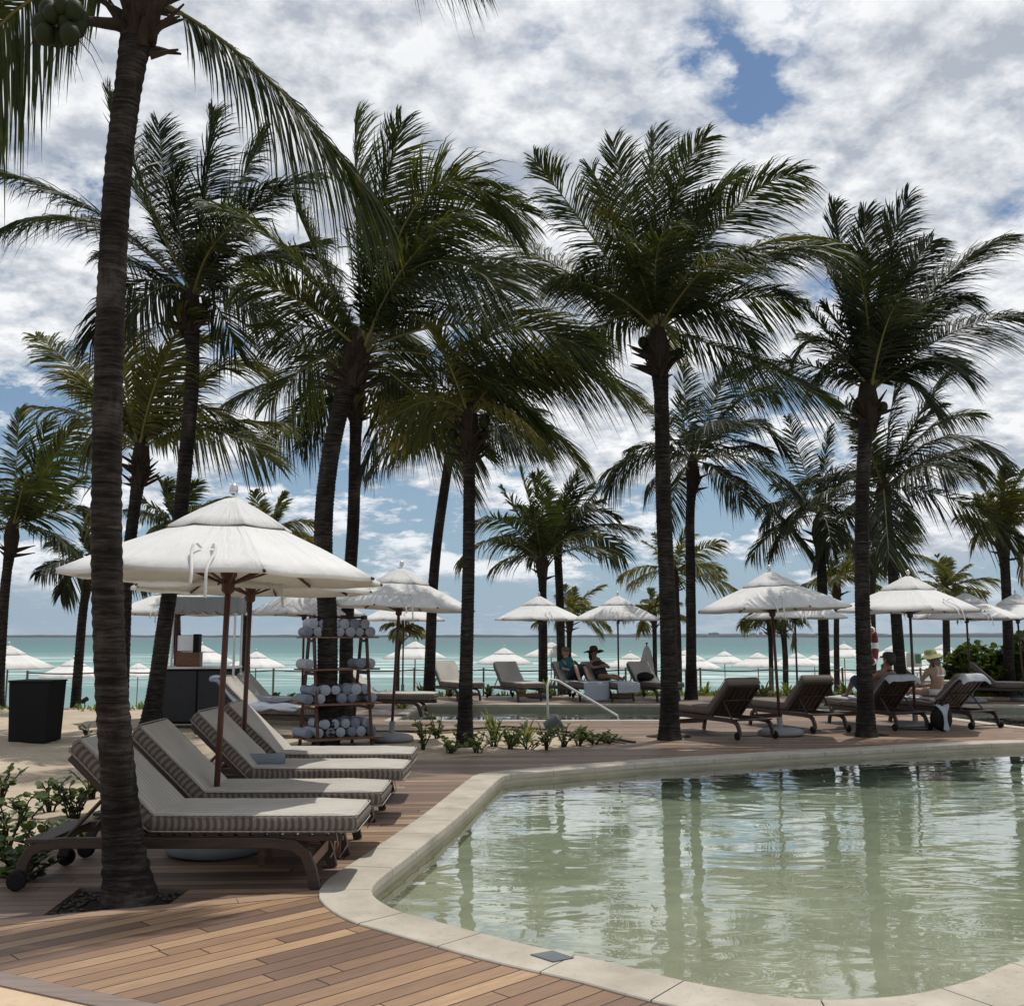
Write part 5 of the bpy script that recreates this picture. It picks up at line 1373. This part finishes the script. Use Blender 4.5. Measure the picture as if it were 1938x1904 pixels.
def person(label, M4, J, skin, clothes=(), hair=None, hat=None, facing=None):
    """J: joints in lounger space. one skinned body + head, hands; clothes and hair as children"""
    root = empty('person', (0,0,0), 0, label, 'person'); root.location = M4 @ Vector(J['pelvis'])
    inv = Matrix.Translation(-root.location)
    V = {k: (inv @ M4) @ Vector(v) for k, v in J.items()}
    order = ['pelvis','waist','chest','neck','headb','headt']; rad = [.125,.115,.135,.055,.072,.085]
    vs = [V[k] for k in order]; ed = [(i,i+1) for i in range(5)]; idx = {k:i for i,k in enumerate(order)}
    def chain(start, names, rs):
        a = idx[start]
        for n_, r_ in zip(names, rs):
            vs.append(V[n_]); rad.append(r_); idx[n_] = len(vs)-1; ed.append((a, idx[n_])); a = idx[n_]
    for s in 'LR':
        chain('chest', ['sh'+s,'el'+s,'wr'+s,'ha'+s], [.056,.042,.027,(.042,.018)])
        chain('pelvis', ['hp'+s,'kn'+s,'an'+s,'to'+s], [.092,.060,.038,(.042,.026)])
    me = skin_body('body', vs, ed, rad, None, root, M4)
    mb = MB(); mb.v = [tuple(v.co) for v in me.vertices]; mb.f = [tuple(p.vertices) for p in me.polygons]
    # head details
    hc = (V['headb']+V['headt'])/2; upv = (V['headt']-V['headb']).normalized(); fw = ((inv @ M4).to_3x3() @ Vector(facing)).normalized(); fw = (fw-upv*fw.dot(upv)).normalized(); sd = upv.cross(fw)
    mb.sphere(hc, .098, 14, 10, (1,1,1.12)); 
    mb.tube([hc+fw*.088+upv*.012, hc+fw*.112-upv*.012, hc+fw*.092-upv*.025], [.008,.015,.009], 6)
    for sg in (-1,1): mb.sphere(hc+sd*sg*.096-upv*.005, .024, 8, 6, (.5,1,1.2))
    mb.tube([hc+fw*.085-upv*.05-sd*.022, hc+fw*.095-upv*.052, hc+fw*.085-upv*.05+sd*.022], [.004,.008,.004], 5)
    for s in 'LR':
        finger_tubes(mb, V['wr'+s], V['ha'+s]-V['wr'+s], Vector((0,0,1)))
    body = mb.build('body', SK[skin], root, smooth=True)
    ey = MB()
    for sg in (-1,1): ey.sphere(hc+fw*.090+sd*sg*.034+upv*.012, .011, 8, 6)
    ey.build('eyes', M['rubber'], body, smooth=True)
    for cname, mat, segs in clothes:
        cm = MB()
        for ks, rs in segs: cm.tube(linspline([V[k] if isinstance(k, str) else (inv@M4)@Vector(k) for k in ks], 4) if len(ks) > 2 else [V[k] for k in ks], None or ([rs[0]+(rs[-1]-rs[0])*i/max(1,(len(ks)-1)*4 if len(ks) > 2 else 1) for i in range(((len(ks)-1)*4+1) if len(ks) > 2 else 2)] if len(rs) == 2 else rs), 14, flat=.78 if 'torso' in cname or 'swim' in cname or 'shirt' in cname else 1)
        cm.build(cname, mat, root, smooth=True)
    if hair:
        hm = MB(); hm.sphere(hc-fw*.018+upv*.022, .108, 14, 9, (1,1,1.08), .12)
        if hair[1]:
            for k in range(7):
                a = (k-3)/3; p = hc-fw*.06+sd*a*.085
                hm.tube([p, p-upv*.12-fw*.02, p-upv*(.24+.03*math.sin(k*2))+fw*.02], [.035,.032,.012], 7)
        hm.build('hair', hair[0], root, smooth=True)
    if hat:
        kind, mat = hat; h = MB(); prof = {'sun':[(.27,-.035),(.24,-.012),(.17,.0),(.118,.012),(.112,.06),(.095,.115),(.05,.135),(.0,.138)], 'bucket':[(.205,-.065),(.16,-.02),(.118,.012),(.110,.06),(.085,.105),(.0,.115)], 'cap':[(.113,-.01),(.115,.03),(.10,.075),(.06,.10),(.0,.105)]}[kind]
        K = 24; c = hc+upv*.045; q = Matrix((( *sd,),( *fw,),( *upv,))).transposed()
        vs2 = []
        for r_, z_ in prof:
            for k in range(K):
                a = 2*math.pi*k/K; wv = (.02*math.sin(3*a+1)+.012*math.sin(5*a)) if r_ > .15 else 0
                vs2.append(c + q @ Vector((r_*math.cos(a), r_*math.sin(a), z_+wv)))
        h.add(vs2, [(i*K+k, i*K+(k+1)%K, (i+1)*K+(k+1)%K, (i+1)*K+k) for i in range(len(prof)-1) for k in range(K)])
        if kind == 'cap': h.tube([c+fw*.08-sd*.06, c+fw*.17-upv*.01, c+fw*.08+sd*.06], [.012,.02,.012], 6)
        o = h.build('hat', mat, root, smooth=True)
    return root
def lm(lo): return Matrix.Translation(lo.location) @ lo.rotation_euler.to_matrix().to_4x4()
recl = dict(pelvis=(-.20,0,.565), waist=(-.32,0,.72), chest=(-.46,0,.89), neck=(-.575,0,1.06), headb=(-.60,0,1.12), headt=(-.615,0,1.25))
def with_(base, **k): d = dict(base); d.update(k); return d
knees_up = with_(recl, shL=(-.50,.18,.93), shR=(-.50,-.18,.93), elL=(-.27,.27,.78), elR=(-.27,-.27,.78), wrL=(-.08,.16,.74), wrR=(-.08,-.14,.74), haL=(.0,.10,.75), haR=(.0,-.07,.76),
     hpL=(-.14,.095,.55), hpR=(-.14,-.095,.55), knL=(.24,.12,.83), knR=(.20,-.13,.87), anL=(.46,.12,.52), anR=(.42,-.13,.52), toL=(.60,.13,.50), toR=(.56,-.14,.50))
flat_legs = with_(knees_up, knL=(.26,.10,.60), knR=(.26,-.10,.60), anL=(.70,.08,.53), anR=(.69,-.07,.54), toL=(.76,.09,.63), toR=(.75,-.09,.64))
teal = simple('teal shirt', (.03,.12,.14), .9, .1, 0, .5, 12); black = simple('black cloth', (.018,.018,.022), .8); white = simple('white cloth', (.7,.7,.68), .8); navy = simple('dark shorts', (.02,.025,.04), .9)
khaki = simple('khaki cap', (.13,.10,.07), .9); straw = simple('dark straw', (.055,.035,.025), .9, .1, 0, .4, 60, .6); green = simple('olive green hat cloth', (.27,.29,.15), .9, .1, 0, .25, 12); dkcap = simple('dark cap', (.02,.022,.03), .8)
shirt = lambda m: ('shirt', m, [(('pelvis','waist','chest',(-.54,0,.99)), (.175,.165)), (('shL','elL'), (.078,.062)), (('shR','elR'), (.078,.062))])
shorts = lambda m: ('shorts', m, [(('waist','pelvis'), (.13,.15)), (('hpL','knL'), (.108,.078)), (('hpR','knR'), (.108,.078))])
def offs(j, dx=0, dy=0, dz=0): return {k: (v[0]+dx, v[1]+dy, v[2]+dz) for k, v in j.items()}
person('man in a teal shirt and tan cap lying with knees up across the back pool', lm(FL[2]), knees_up, 'fair', [shirt(teal), ('shorts', navy, [(('waist','pelvis'), (.13,.15)), (('hpL','knL'), (.105,.09)), (('hpR','knR'), (.105,.09))])], None, ('cap', khaki), (1,0,.25))
arms = with_(flat_legs, elL=(-.26,.26,.80), elR=(-.26,-.26,.80), wrL=(-.16,.04,.86), wrR=(-.14,-.05,.83), haL=(-.15,-.05,.87), haR=(-.14,.04,.83))
person('woman in a wide dark sunhat and black swimsuit, arms folded, lying across the back pool', lm(FL[3]), arms, 'tan', [('swimsuit', black, [(('pelvis','waist','chest'), (.185,.185))])], (M['hair'], True), ('sun', straw), (1,0,.1))
person('man in a dark cap reclining with one knee raised behind the tall black trunk', lm(RL[2]), offs(knees_up, .02, .02, 0), 'tan', [('shorts', navy, [(('waist','pelvis'), (.13,.15)), (('hpL','knL'), (.108,.085)), (('hpR','knR'), (.108,.085))])], (M['hair'], False), ('cap', dkcap), (1,.3,.1))
sit = dict(pelvis=(-.02,-.06,.575), waist=(-.03,-.07,.73), chest=(.02,-.08,.93), neck=(.05,-.07,1.10), headb=(.07,-.06,1.15), headt=(.09,-.05,1.28),
   shL=(.02,.09,.97), shR=(.03,-.25,.97), elL=(.14,.24,.74), elR=(.14,-.34,.76), wrL=(.30,.27,.60), wrR=(.32,-.24,.70), haL=(.37,.26,.55), haR=(.39,-.18,.70),
   hpL=(.06,.04,.55), hpR=(.06,-.15,.55), knL=(.44,.10,.60), knR=(.44,-.20,.62), anL=(.84,.08,.51), anR=(.62,-.42,.22), toL=(.93,.09,.57), toR=(.74,-.45,.12))
wm = person('woman seen from behind in a floppy green sunhat and white bikini, sitting on a lounger', lm(RL[3]), sit, 'fair', [], (M['hair_br'], True), ('bucket', green), (1,.1,-.15))
M4 = Matrix.Translation(-wm.location) @ lm(RL[3])
for nm, c, rx, ry, h in (('bikini_top', (.01,-.08,.885), .128, .150, .030), ('bikini_bottom', (-.01,-.06,.585), .140, .168, .11)):
    mb = MB(); K = 24; vs = []
    for z in (-h/2, h/2):
        for k in range(K): a = 2*math.pi*k/K; vs.append(M4 @ Vector((c[0]+rx*math.cos(a), c[1]+ry*math.sin(a), c[2]+z)))
    mb.add(vs, [(k,(k+1)%K,K+(k+1)%K,K+k) for k in range(K)]); o = mb.build(nm, white, wm, smooth=True); solidify(o, .008)
mb = MB()
for s_ in (-1,1): mb.tube([M4 @ Vector(v) for v in ((-.118,-.08+.10*s_,.885),(-.12,-.08+.07*s_,1.0),(-.02,-.075+.055*s_,1.085))], .007, 5)
mb.build('bikini_strap', white, wm)
# magazine held up
M4 = lm(RL[3]); mg = M4 @ Vector((.46,-.02,1.16)); e = empty('magazine', tuple(mg), RL[3].rotation_euler.z+R(90), 'open magazine with a green picture held up before the woman in the green hat', 'magazine')
MB().box((-.10,0,0),(.20,.006,.27)).build('left_page', white, e, bevel=.002); MB().box((.10,.0,0),(.20,.006,.27)).build('right_page', white, e, bevel=.002)
MB().box((-.10,-.006,.02),(.14,.004,.17)).box((-.10,.006,.02),(.14,.004,.17)).build('picture', simple('green print', (.05,.22,.10), .6), e)
# sandals and dark bag near the sunbathers
q = lm(FL[3]) @ Vector((.30,.42,.0))
e = empty('beach_bag', tuple(q+Vector((.5,.1,.47))), 0, 'dark crumpled bag lying at the head of the cream lounger beside the sunbathers', 'bag')
mb = MB(); mb.sphere((0,0,.10), .2, 14, 9, (1.1,.7,.62), .3); mb.build('body', M['rubber'], e, smooth=True)
cy = scene.cycles
cy.max_bounces = 6; cy.diffuse_bounces = 3; cy.glossy_bounces = 3; cy.transmission_bounces = 4; cy.transparent_max_bounces = 8; cy.volume_bounces = 0
world.cycles.sampling_method = 'MANUAL'; world.cycles.sample_map_resolution = 512
